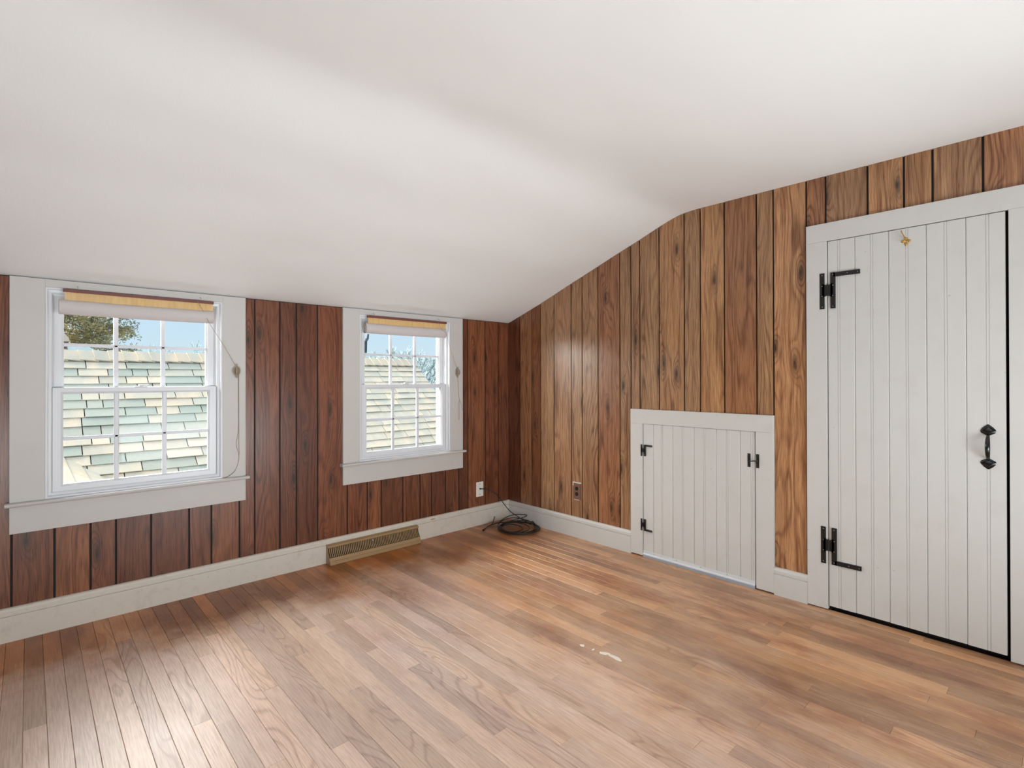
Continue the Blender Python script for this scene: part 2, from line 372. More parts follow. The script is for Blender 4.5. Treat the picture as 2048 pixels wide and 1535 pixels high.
# ------------------------------------------------------------------ room shell
X_END, Y_END = -4.65, -5.2
ZW = 1.678                                             # ceiling height at the window wall
prof = [(0.0, ZW), (-0.391, 1.808), (-0.711, 1.925), (-0.974, 2.018), (-1.161, 2.085), (-1.329, 2.143), (-1.475, 2.197), (-1.56, 2.226), (-1.62, 2.241), (-1.68, 2.249), (-1.76, 2.252), (Y_END, 2.252)]
def ceil_z(y):
    for (a, za), (b, zb) in zip(prof, prof[1:]):
        if b <= y <= a: return za + (zb - za) * (y - a) / (b - a)
    return prof[0][1] if y > 0 else prof[-1][1]

mb = MB(); nx = 70; ys = []
y = 0.10
while y > Y_END - 0.05: ys.append(y); y -= 0.04 if y > -1.9 else 0.12
ys.append(Y_END - 0.05)
xs = [0.06 + (X_END - 0.11) * i / nx for i in range(nx + 1)]
def cz(x, y):
    z = ceil_z(min(y, 0.0)) + (0.33 * y if y > 0 else 0) * 0.0
    edge = min(1.0, max(0, -y) / 0.15) * min(1.0, max(0, -x) / 0.15)
    z += edge * 0.009 * (mnoise.noise(Vector((x * 1.1, y * 2.4, 3.1))) + 0.5 * mnoise.noise(Vector((x * 2.6, y * 5.0, 8.1))))
    return z
v = [(x, yy, cz(x, yy)) for yy in ys for x in xs]; f = []
for j in range(len(ys) - 1):
    for i in range(nx): a = j * (nx + 1) + i; f.append((a, a + 1, a + nx + 2, a + nx + 1))
nb = len(v); v += [(a, b, c + 0.14) for a, b, c in v]; f += [tuple(nb + i for i in reversed(q)) for q in f]
rim = [i for i in range(nx + 1)] + [j * (nx + 1) + nx for j in range(1, len(ys))] + [(len(ys) - 1) * (nx + 1) + i for i in range(nx - 1, -1, -1)] + [j * (nx + 1) for j in range(len(ys) - 2, 0, -1)]
f += [(rim[i], rim[(i + 1) % len(rim)], rim[(i + 1) % len(rim)] + nb, rim[i] + nb) for i in range(len(rim))]
o = MB().poly(v, f).build('ceiling', M['ceiling'], smooth=True); tag(o, 'off-white plaster ceiling, low over the windows and sloping up to a flat top', kind='structure'); smooth_by_angle(o, 50)

# window layout (centres along the window wall)
WIN = [(-2.612, 1), (-1.010, 2)]; HW = 0.3785; OZ0, OZ1 = 0.632, 1.640; CW = 0.5005
def wall_box_strip(m, y0, y1, edges, z0=-0.02, z1=1.70):
    """solid wall between x edges with window holes"""
    xprev = 0.06
    for cx, _ in sorted(WIN, key=lambda w: -w[0]):
        a, b = cx + HW, cx - HW
        m.box(xprev, a, y0, y1, z0, z1); m.box(a, b, y0, y1, z0, OZ0); m.box(a, b, y0, y1, OZ1, z1); xprev = b
    m.box(xprev, X_END, y0, y1, z0, z1); return m
wall_left = tag(wall_box_strip(MB(), 0.006, 0.15, None).build('wall_left', M['groove']), 'low wall of brown wood panelling with backlight shade in its tone that holds both windows', kind='structure')
DOOR = (-2.4655, -3.1365, 0.024, 1.9045); SDOOR = (-1.3560, -2.0945, 0.020, 0.8930)
m = MB(); X0, X1 = 0.006, 0.06
m.box(0.06, 0.14, 0.0, Y_END, -0.02, 2.40)
m.box(X0, X1, 0.005, SDOOR[0] + 0.002, -0.02, 1.66); 
m.prism([(0.0, 1.6), (SDOOR[0] + 0.002, 1.6), (SDOOR[0] + 0.002, 2.145), (0.0, ZW + 0.01)], 'x', X0, X1)
m.box(X0, X1, SDOOR[0] + 0.002, SDOOR[1] - 0.006, SDOOR[3] + 0.003, 2.10); m.box(X0, X1, SDOOR[1] - 0.006, DOOR[0] + 0.002, -0.02, 2.24)
m.box(X0, X1, DOOR[0] + 0.002, DOOR[1] - 0.011, DOOR[3] + 0.004, 2.25); m.box(X0, X1, DOOR[1] - 0.011, Y_END, -0.02, 2.25)
wall_right = tag(m.build('wall_right', M['groove']), 'tall end wall of brown wood panelling with two white board doors', kind='structure')
tag(MB().box(0.14, X_END - 0.1, Y_END, Y_END - 0.12, -0.02, 2.40).build('wall_front', plain('rear_wall_paint', (200, 196, 190), 0.6)), 'painted wall behind the viewer', kind='structure')
tag(MB().box(X_END, X_END - 0.12, 0.15, Y_END, -0.02, 2.40).build('wall_back', plain('side_wall_wood', (140, 96, 68), 0.6)), 'brown wall beyond the left edge of the view', kind='structure')

def srgb_tint(rng, lo, hi): 
    t = rng.random(); j = rng.uniform(0.93, 1.07)
    c = [lo[i] + (hi[i] - lo[i]) * t for i in range(3)]; L = lin(c); return (L[0] * j, L[1] * j, L[2] * j, 1)
R = random.Random(7)
GAP = 0.0046
W_EDGES = [0, -.117, -.264, -.445, -.538, -.666, -.798, -.900, -1.046, -1.221, -1.327, -1.474, -1.676, -1.811, -1.912, -2.057, -2.141, -2.287, -2.396, -2.571, -2.720, -2.821, -2.956, -3.105, -3.29, -3.40, -3.55, -3.73, -3.84, -3.99, -4.18, -4.28, -4.44, -4.645]
W_TONE = 'mmldmdmmdlmmddmmlmddmlmmdlmmdlmdmml'
TONES = {'d': (112, 65, 42), 'm': (126, 76, 49), 'l': (140, 88, 57), 'g': (174, 134, 98), 'G': (186, 141, 98), 'r': (166, 118, 82)}  # d, m, l: darker window-wall set, backlight shade mixed into the tone
def tone(ch):
    c = lin(TONES[ch]); j = R.uniform(0.92, 1.08); return (c[0] * j, c[1] * j * R.uniform(.97, 1.03), c[2] * j, 1)
BZ = 0.150
def plank_cells(m, xa, xb, z0, z1):
    # front at y=0, tiny chamfer along the long edges
    c = 0.0022
    m.prism([(xa, 0.0065), (xa, c), (xa - c, 0.0), (xb + c, 0.0), (xb, c), (xb, 0.0065)], 'z', z0, z1)
for i, (a, b) in enumerate(zip(W_EDGES, W_EDGES[1:])):
    xa, xb = a - GAP, b + GAP
    if i == 0: xa = -0.001
    m = MB(); cuts = [xa, xb]
    for cx, _ in WIN:
        for e_ in (cx + CW, cx - CW):
            if xb < e_ < xa: cuts.append(e_)
    cuts = sorted(set(cuts), reverse=True)
    for p, q in zip(cuts, cuts[1:]):
        if p - q < 1e-4: continue
        mid = (p + q) / 2; z1 = ZW - 0.002
        for cx, _ in WIN:
            if abs(mid - cx) < CW: z1 = 0.495
        m.box(p, q, 0.0, 0.0065, BZ - 0.01, z1)
    m.build('plank', M['wood'], wall_left, color=tone(W_TONE[i]))
C_EDGES = [0, -.145, -.283, -.386, -.535, -.713, -.820, -.969, -1.161, -1.254, -1.325, -1.473, -1.653, -1.761, -1.913, -2.101, -2.193, -2.362, -2.454, -2.640, -2.786, -2.893, -3.066, -3.26, -3.40, -3.55, -3.66, -3.81, -4.0, -4.10, -4.28, -4.45, -4.60, -4.79, -4.95, -5.10, -5.195]
C_TONE = 'drlggggrgggGgGrgGrgGGgrrGgrgGGrgGrGgrG'
# casing outlines on the right wall (outer y range, top)
CAS = [(-1.2600, -2.1960, 0.9910), (-2.3660, -3.2500, 2.0020)]
for i, (a, b) in enumerate(zip(C_EDGES, C_EDGES[1:])):
    ya, yb = a - GAP, b + GAP
    if i == 0: ya = -0.002
    m = MB(); cuts = [ya, yb]
    for c0, c1, _ in CAS:
        for e_ in (c0, c1):
            if yb < e_ < ya: cuts.append(e_)
    for py, _ in prof:
        if yb + 0.004 < py < ya - 0.004: cuts.append(py)
    cuts = sorted(set(cuts), reverse=True)
    for p, q in zip(cuts, cuts[1:]):
        if p - q < 1e-4: continue
        mid = (p + q) / 2; z0 = BZ - 0.01
        for c0, c1, t in CAS:
            if c1 < mid < c0: z0 = t - 0.006
        m.prism([(p, z0), (q, z0), (q, ceil_z(q) + 0.004), (p, ceil_z(p) + 0.004)], 'x', 0.0, 0.0065)
    m.build('plank', M['wood'], wall_right, color=tone(C_TONE[i]))

# ------------------------------------------------------------------ floor
floor = tag(MB().box(0.1, X_END - 0.1, 0.1, Y_END - 0.1, -0.04, -0.012).build('floor', M['subfloor']), 'strip wood floor with wear, bare and pinkish in the middle, amber by the walls', kind='structure')
BW = 0.0612; boards = []
k0 = 0; x = -0.001
pieces = []
Rf = random.Random(21)
while x > X_END:
    xb = max(x - BW, X_END); y = -0.001 + 0.0
    first = True
    while y > Y_END:
        L = Rf.uniform(0.45, 1.75)
        if first: L *= Rf.uniform(0.25, 1.0); first = False
        y2 = max(y - L, Y_END)
        if y2 - Y_END < 0.2: y2 = Y_END
        pieces.append((x, xb, y, y2)); y = y2
    x = xb
def board_area(p):
    x0, x1, y0, y1 = p; tot = 0; n = 10
    for i in range(n):
        yy = y0 + (y1 - y0) * (i + .5) / n; q = project(((x0 + x1) / 2, yy, 0))
        if q and -30 < q[0] < 2078 and -30 < q[1] < 1565: tot += abs(y1 - y0) / n * (x0 - x1) / q[2] ** 3
    return tot
pieces.sort(key=board_area, reverse=True)
rest = MB(); gx, gy = 0.00035, 0.0004
def add_board(m, p, dz):
    c = 0.0012; x0, x1 = p[0] - gx, p[1] + gx
    m.prism([(x0, -0.012), (x0, -c + dz), (x0 - c, dz), (x1 + c, dz), (x1, -c + dz), (x1, -0.012)], 'y', p[2] - gy, p[3] + gy)
for i, p in enumerate(pieces):
    dz = Rf.uniform(-0.0004, 0.0004)
    if i < 296 and board_area(p) > 0:
        m = MB(); add_board(m, p, dz)
        t = Rf.gauss(1.0, 0.17); t = max(0.72, min(1.28, t)); w = Rf.uniform(-0.07, 0.07)
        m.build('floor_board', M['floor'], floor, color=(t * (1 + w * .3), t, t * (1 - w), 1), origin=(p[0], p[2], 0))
    else: add_board(rest, p, dz)
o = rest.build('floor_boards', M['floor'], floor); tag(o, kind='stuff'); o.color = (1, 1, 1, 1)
# dried white paint drips on the floor
def blob(m, cx, cy, rx, ry, ang, seed, h=0.0012, n=18):
    rr = random.Random(seed); ph = [rr.uniform(0, 6.28) for _ in range(3)]; pts = []
    for k in range(n):
        th = 2 * math.pi * k / n; rad = 1 + 0.18 * math.sin(2 * th + ph[0]) + 0.12 * math.sin(3 * th + ph[1]) + .06 * math.sin(5 * th + ph[2])
        a, b = rx * rad * math.cos(th), ry * rad * math.sin(th)
        pts.append((cx + a * math.cos(ang) - b * math.sin(ang), cy + a * math.sin(ang) + b * math.cos(ang)))
    nb = len(m.v); m.v += [(a, b, 0.0003) for a, b in pts] + [(cx + (a - cx) * .8, cy + (b - cy) * .8, h) for a, b in pts]
    m.f += [(nb + k, nb + (k + 1) % n, nb + n + (k + 1) % n, nb + n + k) for k in range(n)] + [tuple(nb + n + k for k in range(n))]
for i, (cx, cy, rx, ry, an) in enumerate([(-1.222, -1.824, .014, .009, .9), (-1.214, -1.880, .008, .006, 0), (-1.203, -1.933, .024, .0115, -1.2), (-1.198, -1.987, .030, .0135, -1.65)]):
    m = MB(); blob(m, cx, cy, rx, ry, an, i); m.build('paint_drip', M['drip'], floor)

# ------------------------------------------------------------------ baseboards
def base_profile(d=1):
    # (offset from wall, z)
    return [(0.0, 0.0), (0.019, 0.0), (0.019, 0.1165), (0.0140, 0.1180), (0.0140, 0.1200), (0.019, 0.1215), (0.019, 0.140), (0.015, 0.150), (0.008, 0.154), (0.0, 0.154)]
m = MB(); m.prism([(-a, b) for a, b in base_profile()], 'x', 0.0, X_END)
tag(m.build('baseboard_left', M['base']), 'scuffed off-white baseboard under the windows', kind='structure')
for nm, a, b, lab in (('baseboard_right', -0.0195, -1.2598, 'off-white baseboard between the corner and the small door'), ('baseboard_right', -2.1962, -2.3658, 'short white baseboard piece between the two doors'), ('baseboard_right', -3.2502, Y_END, 'baseboard beyond the tall door')):
    m = MB(); m.prism([(-p, q * 0.985) for p, q in base_profile()], 'y', a, b)
    tag(m.build(nm, M['door']), lab, kind='structure')
m = MB(); m.prism([(-0.822, 0.132), (-0.800, 0.129), (-0.782, 0.133), (-0.776, 0.1405), (-0.790, 0.1395), (-0.812, 0.1400)], 'y', -0.0190, -0.0196); m.build('chipped_spot', plain('bare_wood_chip', (176, 146, 116), 0.7), bpy.data.objects['baseboard_left'])

# ------------------------------------------------------------------ windows
def build_window(cx, idx):
    root = empty('window_%d' % idx, (cx, 0, OZ0)); root['kind'] = 'structure'
    root['label'] = ('wider-looking white double-hung window on the left with a shingled roof filling its panes' if idx == 1 else 'white double-hung window nearer the room corner, above the tan floor register')
    T = M['trim']; V = M['vinyl']
    ztop = ZW - 0.001
    for s in (1, -1):
        MB().box(cx + s * HW, cx + s * CW, -0.018, 0.006, 0.6335, ztop, 0.0012).build('casing_board', T, root)
    MB().box(cx - HW, cx + HW, -0.018, 0.006, OZ1, ztop, 0.0006).build('casing_board', T, root)
    # stool with a rounded nose
    pr = [(0.03, 0.6145), (-0.036, 0.6145), (-0.0425, 0.6175), (-0.045, 0.624), (-0.0425, 0.6305), (-0.036, 0.6335), (0.03, 0.6335)]
    m = MB(); m.prism([p for p in pr if p[0] < 0] + [(0.0, 0.6335), (0.0, 0.6145)], 'x', cx - 0.516, cx + 0.516)
    m.prism([(0.0, 0.6145), (0.0, 0.6335), (0.02, 0.6335), (0.02, 0.6145)], 'x', cx - HW + .001, cx + HW - .001)
    smooth_by_angle(m.build('stool', T, root))
    MB().box(cx - CW, cx + CW, -0.018, 0.0, 0.4900, 0.6145, 0.0012).build('apron', T, root)
    # frame (jambs, head, sill) lofted with stepped stops
    a = HW - 0.0005; z0, z1 = OZ0 + .002, OZ1 - .0005
    def rect(i, y, zb=None, zt=None): return (cx - a + i, cx + a - i, z0 + (i if zb is None else zb), z1 - (i if zt is None else zt), y)
    m = MB().rings([rect(0, -0.016), rect(0.006, -0.016), rect(0.010, -0.011), rect(0.010, 0.002), rect(0.020, 0.004), rect(0.0245, 0.008), rect(0.0245, 0.036), rect(0.030, 0.038), rect(0.030, 0.043), rect(0.0245, 0.045), rect(0.0245, 0.078), rect(0.040, 0.080), rect(0.040, 0.120), rect(0, 0.120)])
    m.build('frame', V, root)
    def sash(name, zb, zt, y0, gx_, gzb, gzt):
        sx_ = a - 0.0255
        X0_, X1_ = cx - sx_, cx + sx_
        def r(i, j, y):  # i: 0 outer .. ; inner rect defined by glass bounds grown by j
            return (cx - gx_ - j, cx + gx_ + j, gzb - j, gzt + j, y)
        m = MB().rings([(X0_, X1_, zb, zt, y0 + 0.030), (X0_, X1_, zb, zt, y0 + 0.0015), (X0_ + .0015, X1_ - .0015, zb + .0015, zt - .0015, y0), r(0, 0.009, y0), r(0, 0.0085, y0 + 0.003), r(0, 0.0, y0 + 0.010), r(0, 0.0, y0 + 0.030)])
        s = m.build(name, V, root)
        # muntins and panes
        mw = 0.0105; gy_ = y0 + 0.0150
        xsn = [cx - gx_ + 2 * gx_ * t / 3 for t in (0, 1, 2, 3)]; zm = (gzb + gzt) / 2
        def bar(p, q, r_, t, vert):
            b = MB(); ya, yb = gy_ - 0.008, gy_ + 0.004
            c = 0.0045
            if vert: b.prism([(p, yb), (p, ya + c), (p + c, ya), (q - c, ya), (q, ya + c), (q, yb)], 'z', r_, t)
            else: b.prism([(yb, r_), (ya + c, r_), (ya, r_ + c), (ya, t - c), (ya + c, t), (yb, t)], 'x', p, q)
            b.build('muntin', M['muntin'], s)
        for xm in xsn[1:3]: bar(xm - mw, xm + mw, gzb, gzt, True)
        bar(cx - gx_, cx + gx_, zm - mw * .8, zm + mw * .8, False)
        for i in range(3):
            for (pa, pb) in ((gzb, zm), (zm, gzt)):
                MB().box(xsn[i] + (mw if i else 0) * .6, xsn[i + 1] - (mw if i < 2 else 0) * .6, gy_ + 0.005, gy_ + 0.008, pa + .001, pb - .001).build('pane', M['glass'], s)
        return s
    u = sash('upper_sash', 1.1285, 1.6145, 0.0450, 0.3085, 1.1600, 1.583)
    l = sash('lower_sash', 0.6575, 1.1600, 0.0110, 0.3120, 0.6900, 1.1300)
    # sash lock on the meeting rail
    m = MB(); m.box(cx - 0.028, cx + 0.028, 0.016, 0.036, 1.1601, 1.1640, .0008); m.lathe([(0.011, 0), (0.011, 0.005), (0.007, 0.009)], (cx, 0.026, 1.164), (0, 0, 1), 12)
    m.box(cx - 0.004, cx + 0.034, 0.018, 0.026, 1.166, 1.1725, .001)
    m.build('sash_lock', V, l)
    return root
for cx, i in WIN: build_window(cx, i)

# ------------------------------------------------------------------ roll-up shades
def build_shade(x0, x1, rx0, rx1, label, cleat, loops, tassel):
    yf = -0.040; zt = 1.6345
    root = empty('roll_up_shade', ((x0 + x1) / 2, yf, zt)); tag(root, label, 'window shade')
    MB().box(x0, x1, yf - 0.010, yf + 0.006, zt - 0.0145, zt, 0.001).build('head_rail', M['rail'], root)
    # bamboo curtain between rail and roll: thin vertical sticks in one mesh
    m = MB(); x = x0 + 0.006; Rr = random.Random(int(-x0 * 100))
    while x < x1 - 0.006:
        w = Rr.uniform(0.0030, 0.0044); dy = Rr.uniform(-0.0006, 0.0006)
        m.box(x, x + w * .86, yf - 0.0035 + dy, yf + 0.0005 + dy, 1.573, zt - 0.012); x += w
    o = m.build('bamboo_sticks', M['bamboo'], root); tag(o, 'honey-coloured bamboo slats', kind='stuff')
    # roll: spiral cross-section
    m = MB(); cxr, czr = yf + 0.004, 1.5480; prof_o = []
    n = 40
    ring = [(cxr + 0.0315 * math.cos(2 * math.pi * k / n) * (1.0), czr + 0.0355 * math.sin(2 * math.pi * k / n)) for k in range(n)]
    segs = 24; base = len(m.v)
    for i in range(segs + 1):
        x = rx0 + (rx1 - rx0) * i / segs; w = 0.0012 * mnoise.noise(Vector((x * 6, 1.3, 0)))
        for (yy, zz) in ring: m.v.append((x, yy + (yy - cxr) * w * 20, zz + (zz - czr) * w * 20 - 0.002 * math.sin(math.pi * i / segs)))
    for i in range(segs):
        for k in range(n): m.f.append((base + i * n + k, base + i * n + (k + 1) % n, base + (i + 1) * n + (k + 1) % n, base + (i + 1) * n + k))
    smooth_by_angle(m.build('roll', M['shade'], root), 60)
    # spiral ends
    for ex, s in ((rx0, 1), (rx1, -1)):
        m = MB(); pts = []
        for k in range(70):
            th = k * 0.32; rr = 0.006 + 0.024 * k / 69
            pts.append((ex + s * 0.001, cxr + rr * math.cos(th), czr + 1.1 * rr * math.sin(th)))
        m.tube(pts, 0.0026, 5)
        m.build('roll_end', M['shade'], root)
        m = MB(); m.prism([(a * .93 + cxr * .07, b * .93 + czr * .07) for a, b in ring], 'x', ex + s * 0.004, ex + s * 0.006); m.build('roll_core', M['cord'], root)
    for hx in (x0 + 0.055, x1 - 0.062):
        m = MB(); m.tube(catmull([(hx, -0.018, zt + 0.020), (hx, -0.030, zt + 0.020), (hx, -0.040, zt + 0.014), (hx + .001, -0.044, zt + 0.004), (hx + .002, -0.040, zt - 0.003), (hx + .002, -0.036, zt + 0.004)], 6), 0.0011, 6)
        m.build('hook', M['wire'], root)
    MB().box(x1 - 0.108, x1 - 0.045, yf - 0.0125, yf - 0.010, zt - 0.013, zt - 0.001, .0008).build('pulley_plate', M['rail'], root)
    px = x1 - 0.080
    m = MB(); m.tube(catmull([(px, yf - 0.013, zt - 0.006)] + [(a, b, c) for a, b, c in cleat[0]], 8), 0.0012, 6); m.build('pull_cord', M['cord'], root)
    cx, cz_ = cleat[1]
    m = MB(); m.box(cx - 0.0045, cx + 0.0045, -0.034, -0.018, cz_ - 0.012, cz_ + 0.012, .001)
    m.tube(catmull([(cx, -0.036, cz_ - 0.040), (cx, -0.031, cz_ - 0.02), (cx, -0.030, cz_), (cx, -0.031, cz_ + 0.02), (cx, -0.036, cz_ + 0.040)], 5), [0.0022] + [0.004] * 19 + [0.0022], 8)
    m.build('cleat', M['cord'], root)
    m = MB()
    for k in range(9):
        aw = 0.0085 + 0.0011 * k; hh = 0.027 - 0.0018 * (k % 4); pts = []; ro = math.radians((-14, 6, 18, -4, 10)[k % 5])
        for t in range(25):
            th = 2 * math.pi * t / 24; a_, b_ = aw * math.sin(th), hh * math.cos(th)
            pts.append((cx + a_ * math.cos(ro) - b_ * math.sin(ro) * .5, -0.0245 - 0.0016 * k + 0.002 * math.cos(2 * th), cz_ + a_ * math.sin(ro) + b_ * math.cos(ro)))
        m.tube(pts, 0.0015, 5)
    m.build('cord_bundle', M['cord'], root)
    for lp in loops:
        m = MB(); m.tube(catmull(lp, 8), 0.0012, 6); m.build('cord_loop', M['cord'], root)
    if tassel:
        m = MB(); m.tube(catmull(tassel, 8), 0.0011, 6); m.build('hanging_cord', plain('pink_cord', (190, 160, 155), 0.8), root)
    return root
yc = -0.0205
build_shade(-2.928, -2.286, -2.942, -2.289, 'bamboo roll-up shade rolled high over the left window, its cord reaching down to the sill',
    ([(-2.33, -0.060, 1.555), (-2.31, -0.075, 1.503), (-2.24, -0.045, 1.400), (-2.170, -0.032, 1.278)], (-2.164, 1.247)),
    [[(-2.152, yc, 1.225), (-2.1515, yc, 1.10), (-2.151, yc, 0.93), (-2.158, yc, 0.86), (-2.163, yc, 0.82), (-2.150, yc, 0.765), (-2.150, yc, 0.725), (-2.168, yc, 0.672), (-2.205, yc, 0.6425), (-2.231, yc - .003, 0.6355)],
     [(-2.150, yc - .002, 1.225), (-2.1495, yc - .002, 1.0), (-2.1485, yc, 0.82), (-2.1475, yc, 0.765), (-2.152, yc, 0.715), (-2.173, yc, 0.664), (-2.214, yc - .002, 0.6365), (-2.236, yc - .004, 0.6355)]], None)
build_shade(-1.3475, -0.687, -1.363, -0.697, 'bamboo roll-up shade rolled high over the corner window, its cord hanging short',
    ([(-0.745, -0.060, 1.575), (-0.711, -0.075, 1.5426), (-0.641, -0.045, 1.410), (-0.576, -0.032, 1.28)], (-0.570, 1.250)),
    [[(-0.562, yc, 1.225), (-0.556, yc, 1.13), (-0.550, yc, 1.05), (-0.530, yc, 1.005), (-0.5205, yc, 0.985), (-0.5185, yc, 0.95)]],
    [(-0.550, yc, 1.03), (-0.5555, yc, 1.00), (-0.556, yc, 0.93), (-0.5550, yc, 0.88), (-0.548, yc, 0.88), (-0.546, yc, 0.95), (-0.545, yc, 1.03)])

# ------------------------------------------------------------------ doors
def bead_board(m, ya, yb, bead, z0, z1, xf, th=0.022):
    """vertical board, face at x=xf; ya>yb; V joints at both edges and a bead groove pair"""
    c = 0.0028; d = 0.0022
    pts = [(xf + th, ya), (xf + d * 1.6, ya), (xf, ya - c)]
    if bead is not None:
        w = 0.0048; gw = 0.0014
        for q in (bead + w, bead - w): pts += [(xf, q + gw), (xf + d, q), (xf, q - gw)]
    pts += [(xf, yb + c), (xf + d * 1.6, yb), (xf + th, yb)]
    m.prism(pts, 'z', z0, z1)
def plate(m, y0, y1, z0, z1, x, t=0.0025): m.box(x - t, x, y0, y1, z0, z1, 0.0007)
def screws(parent, pts, x, r=0.0026):
    for (yy, zz) in pts:
        m = MB().lathe([(r, 0), (r * .95, 0.0007), (r * .5, 0.0013)], (x, yy, zz), (-1, 0, 0), 10); m.build('screw', M['screw'], parent)
def hl_hinge(parent, yc_, yd, z0, z1, k0_, k1_, w, arm_z, arm_y, xc, xd, scr=0.0026, small=False):
    """HL hinge: plate on casing at yc_, plate on door at yd, horizontal arm at arm_z=(lo,hi) reaching arm_y"""
    m = MB(); plate(m, yc_, yc_ - w, z0, z1, xc); plate(m, yd, yd - w, z0 + .001, z1 - .001, xc)
    if xd > xc: m.box(xc, xd, yd, yd - w, z0 + .001, z1 - .001)
    m.box(xc - .0025, xd, yd - w * .6, arm_y, arm_z[0], arm_z[1])
    # waisted knuckle leaves
    ym = (yc_ - w + yd) / 2
    m.prism([(yc_ - w * .5, k0_), (ym, k0_ + (k1_ - k0_) * .14), (ym, k1_ - (k1_ - k0_) * .14), (yc_ - w * .5, k1_)], 'x', xc - .0025, xc)
    m.prism([(yd - w * .5, k0_), (ym, k0_ + (k1_ - k0_) * .14), (ym, k1_ - (k1_ - k0_) * .14), (yd - w * .5, k1_)], 'x', xc - .0025, xc)
    h = m.build('hinge', M['black'], parent, origin=(xc, ym, (z0 + z1) / 2))
    kr = w * .18
    m = MB(); n = 3; L = (k1_ - k0_) * .8; zb = (k0_ + k1_) / 2 - L / 2
    for i in range(n): m.lathe([(kr, 0), (kr, L / n - .0008)], (xc - .003, ym, zb + L / n * i), (0, 0, 1), 12)
    m.lathe([(kr * .4, -.004), (kr * .7, 0), (kr * .4, .003)], (xc - .003, ym, zb + L + .002), (0, 0, 1), 10)
    m.build('knuckle', M['black'], h)
    f = (z1 - z0)
    if not small:
        screws(h, [(yc_ - w / 2, z0 + f * t) for t in (.06, .36, .64, .94)] + [(yd - w / 2, z0 + f * t) for t in (.06, .36, .64, .94)] +
               [((yd - w + arm_y) / 2, sum(arm_z) / 2), (arm_y + w * .4, sum(arm_z) / 2)], xc - .0025, scr)
    else:
        screws(h, [(yc_ - w / 2, z0 + f * t) for t in (.15, .85)] + [(yd - w / 2, z0 + f * t) for t in (.15, .85)] + [(arm_y + w * .5, sum(arm_z) / 2)], xc - .0025, scr)
    return h
XC, XD = -0.018, -0.0125
# tall closet door
d1 = empty('door_1', (0, (DOOR[0] + DOOR[1]) / 2, 0)); tag(d1, 'tall white beadboard closet door with black strap hinges and a black pull', kind='structure')
T = M['door']
MB().box(XC, 0.006, -2.3660, DOOR[0] + 0.0025, 0.006, 1.9075, 0.0012).build('casing_board', T, d1)
MB().box(XC, 0.006, -2.3660, -3.2500, 1.9078, 2.0020, 0.0012).build('casing_board', T, d1)
MB().box(XC, 0.006, -3.1462, -3.2500, 0.006, 1.9075, 0.0012).build('casing_board', T, d1)
ed = [DOOR[0], -2.5868, -2.7265, -2.8700, -3.0085, DOOR[1]]; bd = [-2.5160, -2.6570, -2.7976, -2.9388, -3.0790]
for i in range(5):
    m = MB(); bead_board(m, ed[i] - .0003, ed[i + 1] + .0003, bd[i], DOOR[2] + (0.0, .0012, .0004, .001, 0)[i], DOOR[3], XD); m.build('beadboard', T, d1)
MB().box(XD + .0225, XD + .040, DOOR[0] - .02, DOOR[1] + .02, DOOR[2] + .15, DOOR[2] + .27).build('ledger', T, d1)
hl_hinge(d1, -2.4318, -2.4806, 0.2395, 0.4295, 0.300, 0.372, 0.0232, (0.2405, 0.2625), -2.6110, XC, XD)
hl_hinge(d1, -2.4312, -2.4800, 1.5565, 1.7425, 1.616, 1.688, 0.0225, (1.7195, 1.7405), -2.6105, XC, XD)
# pull handle: two spade plates and a bowed grip
def spade(cy, zb, zt, flip):
    pts = []
    H_ = zt - zb
    out = [(0, 1.0), (-.10, .93), (-.30, .74), (-.46, .52), (-.5, .36), (-.44, .22), (-.25, .10), (-.09, .0), (.09, .0), (.25, .10), (.44, .22), (.5, .36), (.46, .52), (.30, .74), (.10, .93)]
    W_ = 0.052
    m = MB(); n = len(out); P = [(cy + a * W_, (zb + b * H_) if not flip else (zt - b * H_)) for a, b in out]
    cz0 = sum(p[1] for p in P) / n
    lays = [(0.0, 1.0), (0.0022, 1.0), (0.0055, .80), (0.0065, .45)]
    base = 0
    for h_, s_ in lays: m.v += [(XD - h_, cy + (a - cy) * s_, cz0 + (b - cz0) * s_) for a, b in P]
    for L_ in range(len(lays) - 1):
        for k in range(n): m.f.append((L_ * n + k, L_ * n + (k + 1) % n, (L_ + 1) * n + (k + 1) % n, (L_ + 1) * n + k))
    m.f.append(tuple(range(n))); m.f.append(tuple((len(lays) - 1) * n + k for k in range(n)))
    return m
hroot = MB(); hy = -3.0795
pts = catmull([(XD - .004, hy, .952), (XD - .016, hy, .947), (XD - .030, hy, .928), (XD - .036, hy, .9005), (XD - .030, hy, .873), (XD - .016, hy, .854), (XD - .004, hy, .849)], 6)
n = len(pts); hroot.tube(pts, [0.0048 + 0.0042 * math.sin(math.pi * i / (n - 1)) ** 1.5 for i in range(n)], 12)
hnd = hroot.build('handle', M['gloss_black'], d1, smooth=True)
smooth_by_angle(spade(hy, .9505, .9985, False).build('spade_plate', M['gloss_black'], hnd), 35); smooth_by_angle(spade(hy, .8035, .8505, True).build('spade_plate', M['gloss_black'], hnd), 35)
